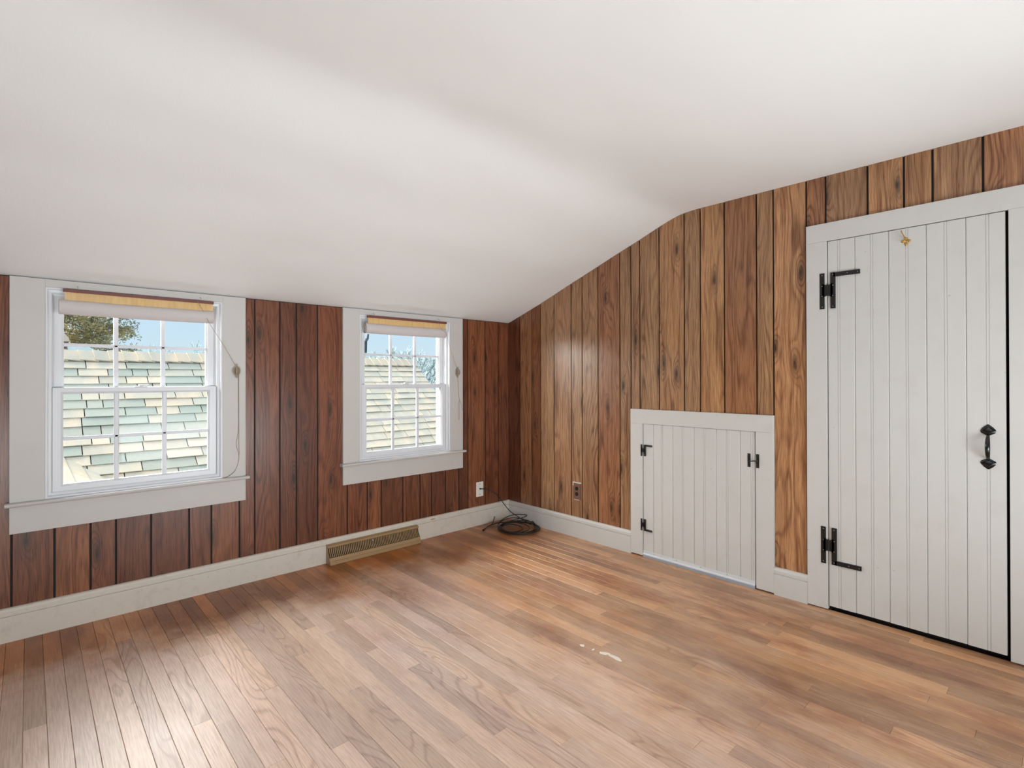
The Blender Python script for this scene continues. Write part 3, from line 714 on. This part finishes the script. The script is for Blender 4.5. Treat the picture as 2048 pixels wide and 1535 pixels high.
# brass robe hook
m = MB(); hy2, hz = -2.7955, 1.8440
for a, b, r_ in ((0, .010, .0085), (.0115, 0, .0075), (-.0115, 0, .0075), (0, -.012, .0070), (0, -.020, .0045)):
    m.lathe([(r_, 0), (r_ * .9, .002), (r_ * .5, .0035)], (XD, hy2 + a, hz + b), (-1, 0, 0), 14)
m.tube(catmull([(XD, hy2, hz), (XD - .010, hy2, hz - .004), (XD - .022, hy2, hz - .010), (XD - .028, hy2, hz - .004), (XD - .028, hy2, hz + .004)], 6), 0.003, 8)
m.lathe([(.001, -.005), (.0045, -.003), (.0048, 0), (.003, .004)], (XD - .028, hy2, hz + .006), (0, 0, 1), 12)
m.tube(catmull([(XD - .004, hy2 + .002, hz + .010), (XD - .016, hy2 + .005, hz + .022), (XD - .026, hy2 + .010, hz + .036), (XD - .030, hy2 + .0125, hz + .043)], 6), 0.0024, 8)
m.lathe([(.001, -.003), (.0038, 0), (.001, .003)], (XD - .030, hy2 + .0125, hz + .044), (0, 0, 1), 10)
m.build('robe_hook', M['brass'], d1, smooth=False)

# small knee-wall door
d2 = empty('door_2', (0, (SDOOR[0] + SDOOR[1]) / 2, 0)); tag(d2, 'low white beadboard knee-wall door with a grey rubber sweep', kind='structure')
MB().box(XC, 0.006, -1.2600, SDOOR[0] + .0020, 0.009, 0.8945, .0012).build('casing_board', T, d2)
MB().box(XC, 0.006, -1.2600, -2.1960, 0.8948, 0.9910, .0012).build('casing_board', T, d2)
MB().box(XC, 0.006, -2.1000, -2.1960, 0.008, 0.8945, .0012).build('casing_board', T, d2)
ed = [SDOOR[0], -1.4350, -1.5765, -1.7220, -1.8660, -2.0090, SDOOR[1]]; bd = [None, -1.4990, -1.6475, -1.7900, -1.9320, -2.0760]
for i in range(6):
    m = MB(); bead_board(m, ed[i] - .0003, ed[i + 1] + .0003, bd[i], SDOOR[2], SDOOR[3], XD); m.build('beadboard', T, d2)
MB().box(XD + .0225, XD + .040, SDOOR[0] - .02, SDOOR[1] + .02, .15, .24).build('ledger', T, d2)
hl_hinge(d2, -1.3418, -1.3665, 0.6770, 0.7545, 0.700, 0.732, 0.0122, (0.7430, 0.7540), -1.4262, XC, XD, .0016, True)
hl_hinge(d2, -1.3405, -1.3645, 0.1765, 0.2560, 0.200, 0.232, 0.0125, (0.1775, 0.1890), -1.4245, XC, XD, .0016, True)
m = MB(); m.box(XD - .0025, XD, -2.0528, -2.0690, .6895, .7670, .0007); m.box(XC - .0025, XC, -2.1030, -2.1197, .6900, .7680, .0007)
m.tube(catmull([(XC - .006, -2.062, .729), (XC - .010, -2.078, .726), (XC - .009, -2.092, .729), (XC - .005, -2.112, .729)], 6), [.0030] * 19, 8)
m.lathe([(.006, 0), (.006, .006), (.003, .010)], (XC - .002, -2.111, .729), (-1, 0, 0), 12); m.tube([(XC - .006, -2.112, .733), (XC - .011, -2.108, .752)], .002, 8)
lt = m.build('latch', M['black'], d2)
screws(lt, [(-2.061, .697), (-2.061, .7595), (-2.1113, .698), (-2.1113, .7605)], XC - .0025, .0016)
m = MB(); m.prism([(XD, .0165), (XD - .0075, .0165), (XD - .0085, .022), (XD - .0060, .026), (XD - .0025, .028), (XD - .0020, .0445), (XD, .0445)], 'y', SDOOR[0] - .001, SDOOR[1] + .0005)
sw = m.build('sweep_rail', M['alum'], d2)
m = MB(); m.prism([(XD - .001, .0164), (XD - .0070, .0164), (XD - .0080, .001), (XD - .0005, .0005)], 'y', SDOOR[0] - .001, SDOOR[1] + .0005); m.build('rubber_sweep', M['rubber'], d2)
screws(sw, [(a, .0365) for a in (-1.4395, -1.6018, -1.7662, -1.9302)], XD - .0022, .0030)

# ------------------------------------------------------------------ baseboard register
rx0_, rx1_ = -1.628, -0.945
reg = empty('floor_register', ((rx0_ + rx1_) / 2, -0.05, 0)); tag(reg, 'long tan metal baseboard register with vertical louvres on the floor below the corner window', 'heating register')
YB = -0.0195
def arc(y0, z0, y1, z1, sag, n=6):
    out = []
    for i in range(n + 1):
        t = i / n; yy = y0 + (y1 - y0) * t; zz = z0 + (z1 - z0) * t; s = sag * math.sin(math.pi * t)
        out.append((yy + s, zz)); 
    return out
lipz = 0.121
face = [(YB, lipz), (-0.036, lipz - .001), (-0.047, lipz - .006), (-0.051, lipz - .013), (-0.047, lipz - .018)]
curve = arc(-0.045, 0.100, -0.069, 0.046, 0.006)
low = [(-0.070, 0.044), (-0.0765, 0.024), (-0.0815, 0.022), (-0.0835, 0.0015), (YB, 0.0015)]
# top hood and lower apron (sheet thickness)
def strip(m, line, x0, x1, t=0.0018):
    L = [Vector((0, a, b)) for a, b in line]; back = []
    for i, p in enumerate(L):
        d = (L[min(i + 1, len(L) - 1)] - L[max(i - 1, 0)]).normalized(); nrm = Vector((0, -d.z, d.y)); back.append((p.y - nrm.y * t * -1 * -1, p.z - nrm.z * t))
    m.prism([(p.y, p.z) for p in L] + list(reversed(back)), 'x', x0, x1)
m = MB(); strip(m, face, rx0_, rx1_); m.box(rx0_, rx1_, YB, YB + .0008, .0015, lipz)
hs = m.build('hood', M['register'], reg)
m = MB(); strip(m, low[:4], rx0_, rx1_, .0018); m.build('front_apron', M['register'], reg)
outline = face + curve + low
for s, xx in ((1, rx0_), (-1, rx1_)):
    m = MB(); m.prism(outline, 'x', xx, xx + s * 0.0016); m.build('end_cap', M['register'], reg)
MB().poly([(rx0_ + .003, y_ + .008, z_) for y_, z_ in curve] + [(rx1_ - .003, y_ + .008, z_) for y_, z_ in curve], [(i, i + 1, len(curve) + i + 1, len(curve) + i) for i in range(len(curve) - 1)]).build('inner_screen', M['regdark'], reg)
m = MB(); nf = 54
for i in range(nf):
    xx = rx0_ + 0.012 + (rx1_ - rx0_ - 0.024) * i / (nf - 1)
    m.prism(curve + [(a + .007, b) for a, b in reversed(curve)], 'x', xx - 0.0027, xx + 0.0027)
tag(m.build('louvres', M['register'], reg), kind='stuff')
MB().tube([(-1.318, -0.050, 0.098), (-1.318, -0.064, 0.093)], 0.0035, 8).build('damper_lever', M['alum'], reg)

# ------------------------------------------------------------------ cable plate, outlet, cable
pl = empty('cable_plate', (-0.3255, 0, 0.291)); tag(pl, 'ivory cable wall plate low on the window wall near the corner', 'wall plate')
MB().box(-0.3632, -0.2882, -0.005, 0.0, 0.2305, 0.3510, 0.002).build('plate', M['plate'], pl)
for zz in (0.249, 0.333):
    MB().lathe([(.0032, 0), (.0028, .0008)], (-0.3255, -0.005, zz), (0, -1, 0), 10).build('screw', M['regdark'], pl)
MB().lathe([(.0060, 0), (.0060, .004), (.0045, .006)], (-0.3255, -0.005, 0.294), (0, -1, 0), 12).build('bushing', M['outdark'], pl)
ou = empty('wall_outlet', (0, -0.770, 0.346)); tag(ou, 'brown duplex outlet on the panelled end wall left of the small door', 'outlet')
MB().box(-0.0055, 0.0, -0.7380, -0.8060, 0.2850, 0.4060, 0.0018).build('cover_plate', M['outlet'], ou)
for zz in (0.3665, 0.3255):
    r_ = MB(); pts = [(-0.769 + 0.0155 * max(-.86, min(.86, math.cos(t * math.pi / 10))), zz + 0.0145 * math.sin(t * math.pi / 10)) for t in range(20)]
    r_.prism(pts, 'x', -0.0078, -0.0054); rc = r_.build('receptacle', M['outdark'], ou)
    for dy in (-.006, .006): MB().box(-0.0081, -0.0077, -0.769 + dy - .001, -0.769 + dy + .001, zz - .003, zz + .005).build('slot', M['groove'], rc)
MB().lathe([(.003, 0), (.0026, .001)], (-0.0055, -0.769, 0.346), (-1, 0, 0), 10).build('screw', M['screw'], ou)
MB().box(-0.0012, 0.0, -0.7270, -0.8080, 0.4065, 0.4150).build('wall_patch', M['patch'], ou)
MB().box(-0.0012, 0.0, -0.7275, -0.7375, 0.385, 0.4064).build('wall_patch', M['patch'], ou)
MB().box(-0.0012, 0.0, -0.7400, -0.7900, 0.2775, 0.2845).build('wall_patch', M['patch'], ou)

cb = empty('coaxial_cable', (-0.19, -0.30, 0)); tag(cb, 'black coaxial cable coiled in the floor corner, running up to the ivory plate', 'cable')
CR = 0.0034
path = [(-0.3255, -0.006, 0.294), (-0.312, -0.030, 0.2945), (-0.298, -0.050, 0.292), (-0.253, -0.080, 0.274), (-0.200, -0.100, 0.224), (-0.151, -0.120, 0.149), (-0.118, -0.150, 0.098), (-0.100, -0.200, 0.072), (-0.070, -0.262, 0.036), (-0.058, -0.330, 0.018)]
Rc = random.Random(3)
# coil: loops tracked by angle about the coil centre
loops_def = [  # centre x, y, rx, ry, tilt height at the corner side
    (-0.182, -0.300, 0.148, 0.170, 0.060), (-0.186, -0.290, 0.140, 0.160, 0.034), (-0.215, -0.345, 0.150, 0.150, 0.010), (-0.185, -0.335, 0.165, 0.172, 0.004),
    (-0.225, -0.290, 0.120, 0.125, 0.010), (-0.180, -0.355, 0.140, 0.160, 0.004), (-0.245, -0.275, 0.090, 0.090, 0.006), (-0.205, -0.330, 0.158, 0.155, 0.004)]
th0 = -0.15; N = 16; coil = []
for li, (cx, cy, rx, ry, hz) in enumerate(loops_def):
    nx_ = loops_def[(li + 1) % len(loops_def)]
    for k in range(N):
        t = k / N; th = th0 - 2 * math.pi * t
        L = [a * (1 - t) + b * t for a, b in zip((cx, cy, rx, ry, hz), nx_)]
        px_, py_ = L[0] + L[2] * math.cos(th), L[1] + L[3] * math.sin(th)
        corner = max(0.0, math.cos(th - math.pi / 4))      # side nearest the corner
        z_ = CR + 0.004 + L[4] * corner ** 1.3 + 0.0035 * ((li * 2) % 5) + 0.001 * math.sin(3 * th)
        px_ = min(px_, -0.027); py_ = min(py_, -0.027)
        coil.append((px_, py_, z_))
tail = [(-0.165, -0.150, 0.020), (-0.215, -0.110, 0.016), (-0.300, -0.105, 0.010), (-0.370, -0.130, 0.0045), (-0.412, -0.155, 0.0045)]
full = catmull(path + coil + tail, 6)
smooth_by_angle(MB().tube(full, CR, 8).build('cable', M['cable'], cb), 60)
smooth_by_angle(MB().tube(catmull([(-0.300, -0.098, 0.006), (-0.262, -0.085, 0.008), (-0.245, -0.080, 0.028), (-0.237, -0.082, 0.052)], 6), CR, 8).build('cable_end', M['cable'], cb), 60)
smooth_by_angle(MB().tube([(-0.237, -0.082, 0.050), (-0.233, -0.083, 0.066)], 0.0058, 6).build('connector', M['screw'], cb))
smooth_by_angle(MB().tube([(-0.400, -0.149, 0.0066), (-0.424, -0.162, 0.0066)], 0.0062, 8).build('connector', M['outdark'], cb))

# ------------------------------------------------------------------ outside: the wing roof
TS = 0.76; CS = math.sqrt(1 + TS * TS); RY, RZ = 3.54, 1.48
nrmA = Vector((0, -TS, 1)).normalized(); downA = Vector((0, -1, -TS)).normalized()
def wing_point(x, s, h=0.0): p = Vector((x, RY, RZ)) + downA * s + nrmA * h; return p
wing = empty('shingled_roof', (-0.9, 2.0, 0)); tag(wing, 'wing roof of cream and grey-green shingles just outside both windows', 'roof')
XR = 1.262; XL = -5.0; SMAX = 3.6
m = MB()
m.poly([wing_point(XL, 0, -.02), wing_point(XR - .02, 0, -.02), wing_point(XR - .02, SMAX, -.02), wing_point(XL, SMAX, -.02), wing_point(XL, 0, -.09), wing_point(XR - .02, 0, -.09), wing_point(XR - .02, SMAX, -.09), wing_point(XL, SMAX, -.09)],
       [(0, 1, 2, 3), (4, 7, 6, 5), (0, 4, 5, 1), (1, 5, 6, 2), (2, 6, 7, 3), (3, 7, 4, 0)]); m.build('roof_deck', M['subfloor'], wing)
m = MB(); m.poly([(XL, RY, RZ - .03), (XR - .02, RY, RZ - .03), (XR - .02, RY + 3, RZ - .03 - 3 * TS), (XL, RY + 3, RZ - .03 - 3 * TS)], [(0, 1, 2, 3)])
m.build('rear_slope', M['farroof2'], wing)
m = MB(); m.prism([(RY - 2.85, -0.75), (RY, RZ - .05), (RY + 2.85, -0.75), (RY + 2.85, -3.4), (RY - 2.85, -3.4)], 'x', XR - .10, XR - .03); m.build('gable_wall', M['house'], wing)
Rs = random.Random(11); EXPO = 0.1235; sh = []
CREAM, TEAL = (234, 215, 186), (184, 188, 170)
row = 0; s = 0.165
while s + EXPO < 2.5:
    x = XR - Rs.uniform(0, 0.25); first = True
    xprev = XR
    while xprev > -3.35:
        w = Rs.choice((0.13, 0.19, 0.24, 0.30, 0.36, 0.42)) * Rs.uniform(.9, 1.1)
        sh.append((xprev, max(xprev - w, XL), s, row)); xprev -= w
    s += EXPO; row += 1
def through_window(p):
    d = Vector(p) - CAM
    if d.y <= 0: return 0
    t = -CAM.y / d.y; q = CAM + d * t
    for cx, _ in WIN:
        if abs(q.x - cx) < 0.40 and 0.62 < q.z < 1.62: return 1
    return 0
# valley with the neighbouring slope: keep only shingles to the right of it
def valley_x(s_): y_ = RY - s_ / CS; return -2.835 + (2.314 - y_) / 0.229 * 0.273 if y_ < 3.2 else -9
def vis(q):
    xa, xb, s_, r_ = q; return max(through_window(wing_point(xa + (xb - xa) * t, s_ + EXPO * u)) for t in (0, .5, 1) for u in (.1, .9))
shv = [q for q in sh if vis(q) and q[0] > valley_x(q[2]) - 0.05]; 
shv.sort(key=lambda q: -(q[0] - q[1]) / (wing_point((q[0] + q[1]) / 2, q[2]) - CAM).length ** 2)
main = set(shv[:298]); others = MB()
def shingle(m, xa, xb, s0, s1, hA, hB, t=0.008):
    xa -= 0.0038; xb += 0.0038
    P = [wing_point(xa, s0, hA - t), wing_point(xb, s0, hA - t), wing_point(xb, s1, hB - t), wing_point(xa, s1, hB - t), wing_point(xa, s0, hA), wing_point(xb, s0, hA), wing_point(xb, s1, hB), wing_point(xa, s1, hB)]
    m.poly(P, [(0, 3, 2, 1), (4, 5, 6, 7), (0, 1, 5, 4), (1, 2, 6, 5), (2, 3, 7, 6), (3, 0, 4, 7)])
for q in sh:
    xa, xb, s_, r_ = q; lift = Rs.choice((0.0, 0.0, 0.0045))
    tgt = MB() if q in main else others
    shingle(tgt, xa, xb, s_ - 0.02, s_ + EXPO + Rs.uniform(-.001, .002), -0.003, 0.006 + lift)
    if q in main:
        t = Rs.random(); t = 0 if t < .35 else 1 if t > .8 else Rs.random()
        if xa > -0.9 + Rs.uniform(-.6, .6): t *= .2
        c = lin([CREAM[i] + (TEAL[i] - CREAM[i]) * t for i in range(3)]); j = Rs.uniform(.93, 1.06)
        tgt.build('shingle', M['shingle'], wing, color=(c[0] * j, c[1] * j, c[2] * j, 1), origin=wing_point((xa + xb) / 2, s_))
o = others.build('shingles', M['shingle'], wing); tag(o, kind='stuff'); o.color = lin((215, 215, 198))
# ridge caps
x = XR + .01; i = 0
while x > -3.3:
    m = MB(); w = 0.119; a, b = x, x - 0.15
    def cap(xx, sft, h): return wing_point(xx, sft, h)
    lift0, lift1 = 0.012, 0.030   # exposed end (left) rides higher
    S0 = 0.165
    xs_ = (a, b)
    pts = []
    for xx, h in ((a, lift0), (b, lift1)):
        for sf in (S0, 0.0):
            pts.append(cap(xx + (0.012 if sf else 0), sf, h))
        p = cap(xx, 0.0, h); pts.append(Vector((xx, RY + S0 / CS, RZ - S0 * TS / CS + h)))
    top = pts; bot = [p - Vector((0, 0, 0.010)) for p in pts]
    m.poly(top + bot, [(0, 1, 4, 3), (1, 2, 5, 4), (6, 9, 10, 7), (7, 10, 11, 8), (3, 4, 10, 9), (4, 5, 11, 10), (0, 6, 7, 1), (1, 7, 8, 2), (0, 3, 9, 6), (2, 8, 11, 5)])
    c = lin((230, 211, 182)); j = Rs.uniform(.94, 1.03)
    m.build('ridge_shingle', M['shingle'], wing, color=(c[0] * j, c[1] * j, c[2] * j, 1), origin=wing_point(x, 0)); x -= w; i += 1
# rake board
m = MB(); m.poly([wing_point(XR - .03, 0, -.01), wing_point(XR + .008, 0, -.01), wing_point(XR + .008, SMAX, -.01), wing_point(XR - .03, SMAX, -.01), wing_point(XR - .03, 0, -.14), wing_point(XR + .008, 0, -.14), wing_point(XR + .008, SMAX, -.14), wing_point(XR - .03, SMAX, -.14)],
     [(0, 1, 2, 3), (4, 7, 6, 5), (0, 4, 5, 1), (1, 5, 6, 2), (2, 6, 7, 3), (3, 7, 4, 0)]); m.build('rake_board', M['house'], wing)
# second slope, falling to the right, meeting the wing roof in a valley
TB = 0.66
side = empty('side_roof', (-3.6, 1.4, 0)); tag(side, 'pale roof slope at the lower left corner of the left window', 'roof')
VX, VY, VZ = -2.835, 2.314, 0.558
def bpt(x, y, h=0.0): return Vector((x, y, VZ - TB * (x - VX) + h))
m = MB(); xl, xr_ = -4.4, -1.6
def valley_y(x): return VY - (x - VX) * 0.229 / 0.273 + .02
P = [bpt(xl, 0.2, -.012), bpt(xr_, 0.2, -.012), bpt(xr_, valley_y(xr_), -.012), bpt(xl, min(3.4, valley_y(xl)), -.012)]
m.poly(P + [p - Vector((0, 0, .08)) for p in P], [(0, 1, 2, 3), (4, 7, 6, 5), (0, 4, 5, 1), (1, 5, 6, 2), (2, 6, 7, 3), (3, 7, 4, 0)]); m.build('roof_deck', M['subfloor'], side)
xx = -4.2; r_ = 0
while xx < -1.9:
    x2 = xx + 0.105; yend = valley_y((xx + x2) / 2); yy = 0.22 + 0.11 * (r_ % 3)
    while yy < yend:
        y2 = min(yy + Rs.uniform(.16, .36), yend)
        if y2 - yy < .03: break
        ya_, yb_ = yy + .002, y2 - .001
        e1, e2 = min(yb_, valley_y(xx)), min(yb_, valley_y(x2))
        m = MB(); Pt = [bpt(xx - .02, ya_, -.006), bpt(x2, ya_, .006), bpt(x2, e2, .006), bpt(xx - .02, e1, -.006)]
        m.poly(Pt + [p - Vector((0, 0, .006)) for p in Pt], [(0, 1, 2, 3), (4, 7, 6, 5), (0, 4, 5, 1), (1, 5, 6, 2), (2, 6, 7, 3), (3, 7, 4, 0)])
        j = Rs.uniform(.93, 1.04); c = lin((198, 182, 156))
        m.build('shingle', M['shingle'], side, color=(c[0] * j, c[1] * j, c[2] * j, 1)); yy = y2
    xx = x2; r_ += 1

# ------------------------------------------------------------------ outside: neighbourhood
GZ = -3.4
tag(MB().box(-60, 120, 0.8, 140, GZ - .2, GZ).build('ground', M['ground']), 'winter lawn outside', kind='structure')
def at(dx, dy, dist, z=GZ): return Vector((CAM.x + dx * dist, CAM.y + dy * dist, z))
def bare_tree(root_loc, H, seed, label, group, levels=5, spread=0.5, tw='twig', lm='limb', cat='tree', rad=0.16, first=0.22, kids=3, name='bare_tree'):
    rr = random.Random(seed); root = empty(name, root_loc); tag(root, label, cat, group)
    trunk = MB(); tw_ = MB(); base = Vector(root_loc); MR = (base - CAM).length * 0.00042
    def br(p, d, L, r, lv):
        q = p + d * L; mid = p + d * L * .5 + Vector((rr.uniform(-1, 1), rr.uniform(-1, 1), rr.uniform(-.3, .6))) * L * .08
        (trunk if lv < 2 else tw_).tube([p, mid, q], [max(r, MR), max(r * .8, MR), max(r * .62, MR)], 5 if lv < 2 else 3, caps=False)
        if lv >= levels: return
        n = kids + (1 if lv > 1 else 0)
        for i in range(n):
            ax = Vector((rr.gauss(0, 1), rr.gauss(0, 1), rr.gauss(0, .5))).normalized(); nd = (d + ax * spread * rr.uniform(.6, 1.3) + Vector((0, 0, .12))).normalized()
            start = p.lerp(q, rr.uniform(.5, 1.0)) if i else q
            br(start, nd, L * rr.uniform(.58, .80), r * .58, lv + 1)
    br(base, Vector((rr.uniform(-.06, .06), rr.uniform(-.06, .06), 1)).normalized(), H * .37, rad, 0)
    trunk.build('trunk', M[lm], root, recalc=False); tag(tw_.build('branches', M[tw], root, recalc=False), kind='stuff')
    return root
ORD = ['leftmost', 'second from the left', 'third from the left', 'fourth from the left', 'fifth from the left', 'sixth from the left', 'seventh from the left', 'eighth from the left', 'ninth from the left']
FG = 'bare trees along the far skyline'
for i, (dx, dist, sl) in enumerate([(.105, 72, .046), (.135, 54, .050), (.150, 90, .052), (.168, 60, .050), (.187, 80, .054), (.205, 44, .060), (.222, 68, .052), (.236, 51, .060), (.251, 96, .058)]):
    dy = math.sqrt(1 - dx * dx); H = 4.6 + sl * dist
    bare_tree(at(dx, dy, dist), H * 1.0, 40 + i, ORD[i] + ' of the hazy bare trees on the left window skyline', FG, 5, .55, rad=.10, kids=2)
FG2 = 'bare trees behind the roof seen in the corner window'
for i, (dx, dist, sl) in enumerate([(.470, 44, .030), (.487, 68, .050), (.497, 36, .052), (.508, 76, .046), (.520, 52, .050), (.535, 30, .050), (.549, 60, .058)]):
    dy = math.sqrt(1 - dx * dx); H = (4.6 + sl * dist) / .9
    bare_tree(at(dx, dy, dist), H * .90, 80 + i, ORD[i] + ' of the bluish bare trees in the corner window', FG2, 5, .6, 'darktwig', rad=.15)
bare_tree(at(.530, .848, 23.5), 6.4, 131, 'nearer bare tree with thick forked limbs at the right of the corner window', None, 4, .75, 'limb', 'limb', rad=.17)
for i, (dx, dy, dist, H) in enumerate([(.540, .842, 8.5, 3.2), (.555, .832, 12.5, 3.6), (.568, .823, 17.5, 4.1)]):
    bare_tree(at(dx, dy, dist), H + 1.0, 150 + i, ORD[i] + ' of the twiggy shrubs beside the roof gable', 'twiggy shrubs beside the gable', 6, .8, 'darktwig', 'darktwig', 'shrub', rad=.06, kids=3, name='twiggy_shrub')

# evergreen tree
et = empty('evergreen_tree', at(.060, .998, 28.5)); tag(et, 'large olive-green evergreen tree at the top left of the left window', 'tree')
tb = Vector(et.location); trk = MB().tube([tb, tb + Vector((0, 0, 4)), tb + Vector((.2, 0, 10))], [.24, .19, .08], 8); nd_ = MB(); rr = random.Random(5)
for i in range(170):
    h = 3.2 + 6.3 * (i / 170); ang = rr.uniform(0, 6.28); L = (1.95 - .8 * abs(i / 170 - .35)) * rr.uniform(.75, 1.05)
    p0 = tb + Vector((.1, 0, h)); d = Vector((math.cos(ang), math.sin(ang), rr.uniform(-.1, .35))); p1 = p0 + d * L
    trk.tube([p0, p0.lerp(p1, .5) + Vector((0, 0, .15)), p1], [.035, .025, .01], 4, caps=False)
    for j in range(8):
        c = p0.lerp(p1, rr.uniform(.3, 1.0)) + Vector((rr.gauss(0, .16), rr.gauss(0, .16), rr.gauss(0, .12)))
        for k in range(16):
            q = c + Vector((rr.gauss(0, .13), rr.gauss(0, .13), rr.gauss(0, .09))); a = Vector((rr.gauss(0, 1), rr.gauss(0, 1), rr.gauss(0, 1))).normalized(); b = a.orthogonal().normalized()
            nd_.poly([q, q + a * .13 + b * .03, q + a * .15 - b * .03], [(0, 1, 2)])
trk.build('trunk', M['bark'], et, recalc=False); tag(nd_.build('foliage', M['needles'], et, recalc=False), kind='stuff')
# low evergreen hedge below it
hd = empty('evergreen_hedge', at(.105, .9945, 36)); tag(hd, 'low dark olive hedge between two far roofs in the left window', 'hedge'); hb = Vector(hd.location); m = MB(); rr = random.Random(9)
for i in range(6000):
    q = hb + Vector((rr.gauss(0, .8), rr.gauss(0, .5), abs(rr.gauss(0, 1.8)) * 1.0 + 0.2)); q.z = min(q.z, hb.z + 5.95 - abs(q.x - hb.x) * .5)
    a = Vector((rr.gauss(0, 1), rr.gauss(0, 1), rr.gauss(0, 1))).normalized(); b = a.orthogonal().normalized(); m.poly([q, q + a * .18 + b * .05, q + a * .2 - b * .05], [(0, 1, 2)])
tag(m.build('foliage', M['needles'], hd, recalc=False), kind='stuff')
MB().tube([hb, hb + Vector((0, 0, 3))], .12, 6).build('trunk', M['bark'], hd)

def hip_house(name, c, wx, wy, z_eave, z_ridge, label, mat):
    root = empty(name, (c.x, c.y, GZ)); tag(root, label, 'house')
    MB().box(c.x - wx * .92, c.x + wx * .92, c.y - wy * .92, c.y + wy * .92, GZ, z_eave).build('walls', M['house'], root)
    r = wx * .12
    m = MB().poly([(c.x - wx, c.y - wy, z_eave), (c.x + wx, c.y - wy, z_eave), (c.x + wx, c.y + wy, z_eave), (c.x - wx, c.y + wy, z_eave), (c.x - r, c.y, z_ridge), (c.x + r, c.y, z_ridge)],
                  [(0, 1, 5, 4), (1, 2, 5), (2, 3, 4, 5), (3, 0, 4), (3, 2, 1, 0)]); m.build('roof', mat, root)
    MB().box(c.x - wx, c.x + wx, c.y - wy - .05, c.y - wy, z_eave - .16, z_eave - .0).build('gutter', M['vinyl'], root)
    for t in (-.5, .1, .6):
        w = MB().box(c.x + wx * t - .4, c.x + wx * t + .4, c.y - wy * .92 - .04, c.y - wy * .92, z_eave - 1.7, z_eave - .5).build('window', M['groove'], root)
    return root
hip_house('neighbour_house', at(.047, .9989, 20), 1.9, 1.8, 1.15, 2.25, 'grey-green hipped roof behind the wing ridge at the left of the left window', M['farroof'])
hip_house('neighbour_house', at(.118, .993, 44), 2.5, 2.5, 2.1, 3.35, 'distant pale teal roof right of the olive hedge in the left window', M['farroof'])
# brick chimney of the near neighbour
ch = empty('brick_chimney', at(.0378, .9993, 17.0)); tag(ch, 'brick chimney with a pale cap at the left edge of the left window', 'chimney'); c = Vector(ch.location)
MB().box(c.x - .38, c.x + .05, c.y - .25, c.y + .25, GZ, 2.15).build('stack', M['mortar'], ch)
m = MB(); z = 1.45; r_ = 0
bz = 0.085
while z < 2.12:
    x = c.x - .39 - (.11 if r_ % 2 else 0)
    while x < c.x + .06:
        xa_, xb_ = max(x, c.x - .39), min(x + .20, c.x + .06)
        if xb_ - xa_ > .03: MB().box(xa_, xb_, c.y - .265, c.y - .245, z, z + bz - .018).build('brick', M['brick'], ch)
        x += .22
    z += bz; r_ += 1
MB().prism([(c.x - .43, 2.13), (c.x + .09, 2.13), (c.x + .07, 2.22), (c.x - .02, 2.34), (c.x - .28, 2.34), (c.x - .39, 2.22)], 'y', c.y - .30, c.y + .30).build('cap', M['cap'], ch)
# forked pole
po = empty('forked_pole', at(.4545, .8907, 15.0)); tag(po, 'dark pole with a forked top at the left of the corner window', 'pole'); c = Vector(po.location)
MB().tube([c, c + Vector((0, 0, 1.2 - GZ + .74))], .022, 8).build('shaft', M['cap'], po)
MB().tube([c + Vector((0, 0, 1.2 - GZ + .72)), c + Vector((0, 0, 1.2 - GZ + .8)), c + Vector((0, 0, 1.2 - GZ + 1.02))], [.065, .07, .075], 8).build('pole_top', M['pole'], po)
for dx_, hh, r_ in ((-.05, 1.30, .02), (.03, 1.12, .035), (.06, 1.24, .035)):
    MB().tube([c + Vector((0, 0, 1.2 - GZ + .98)), c + Vector((dx_, -dx_, 1.2 - GZ + hh - .12)), c + Vector((dx_ * 1.2, -dx_ * 1.2, 1.2 - GZ + hh))], [r_, r_, r_ * .8], 6).build('prong', M['pole'], po)
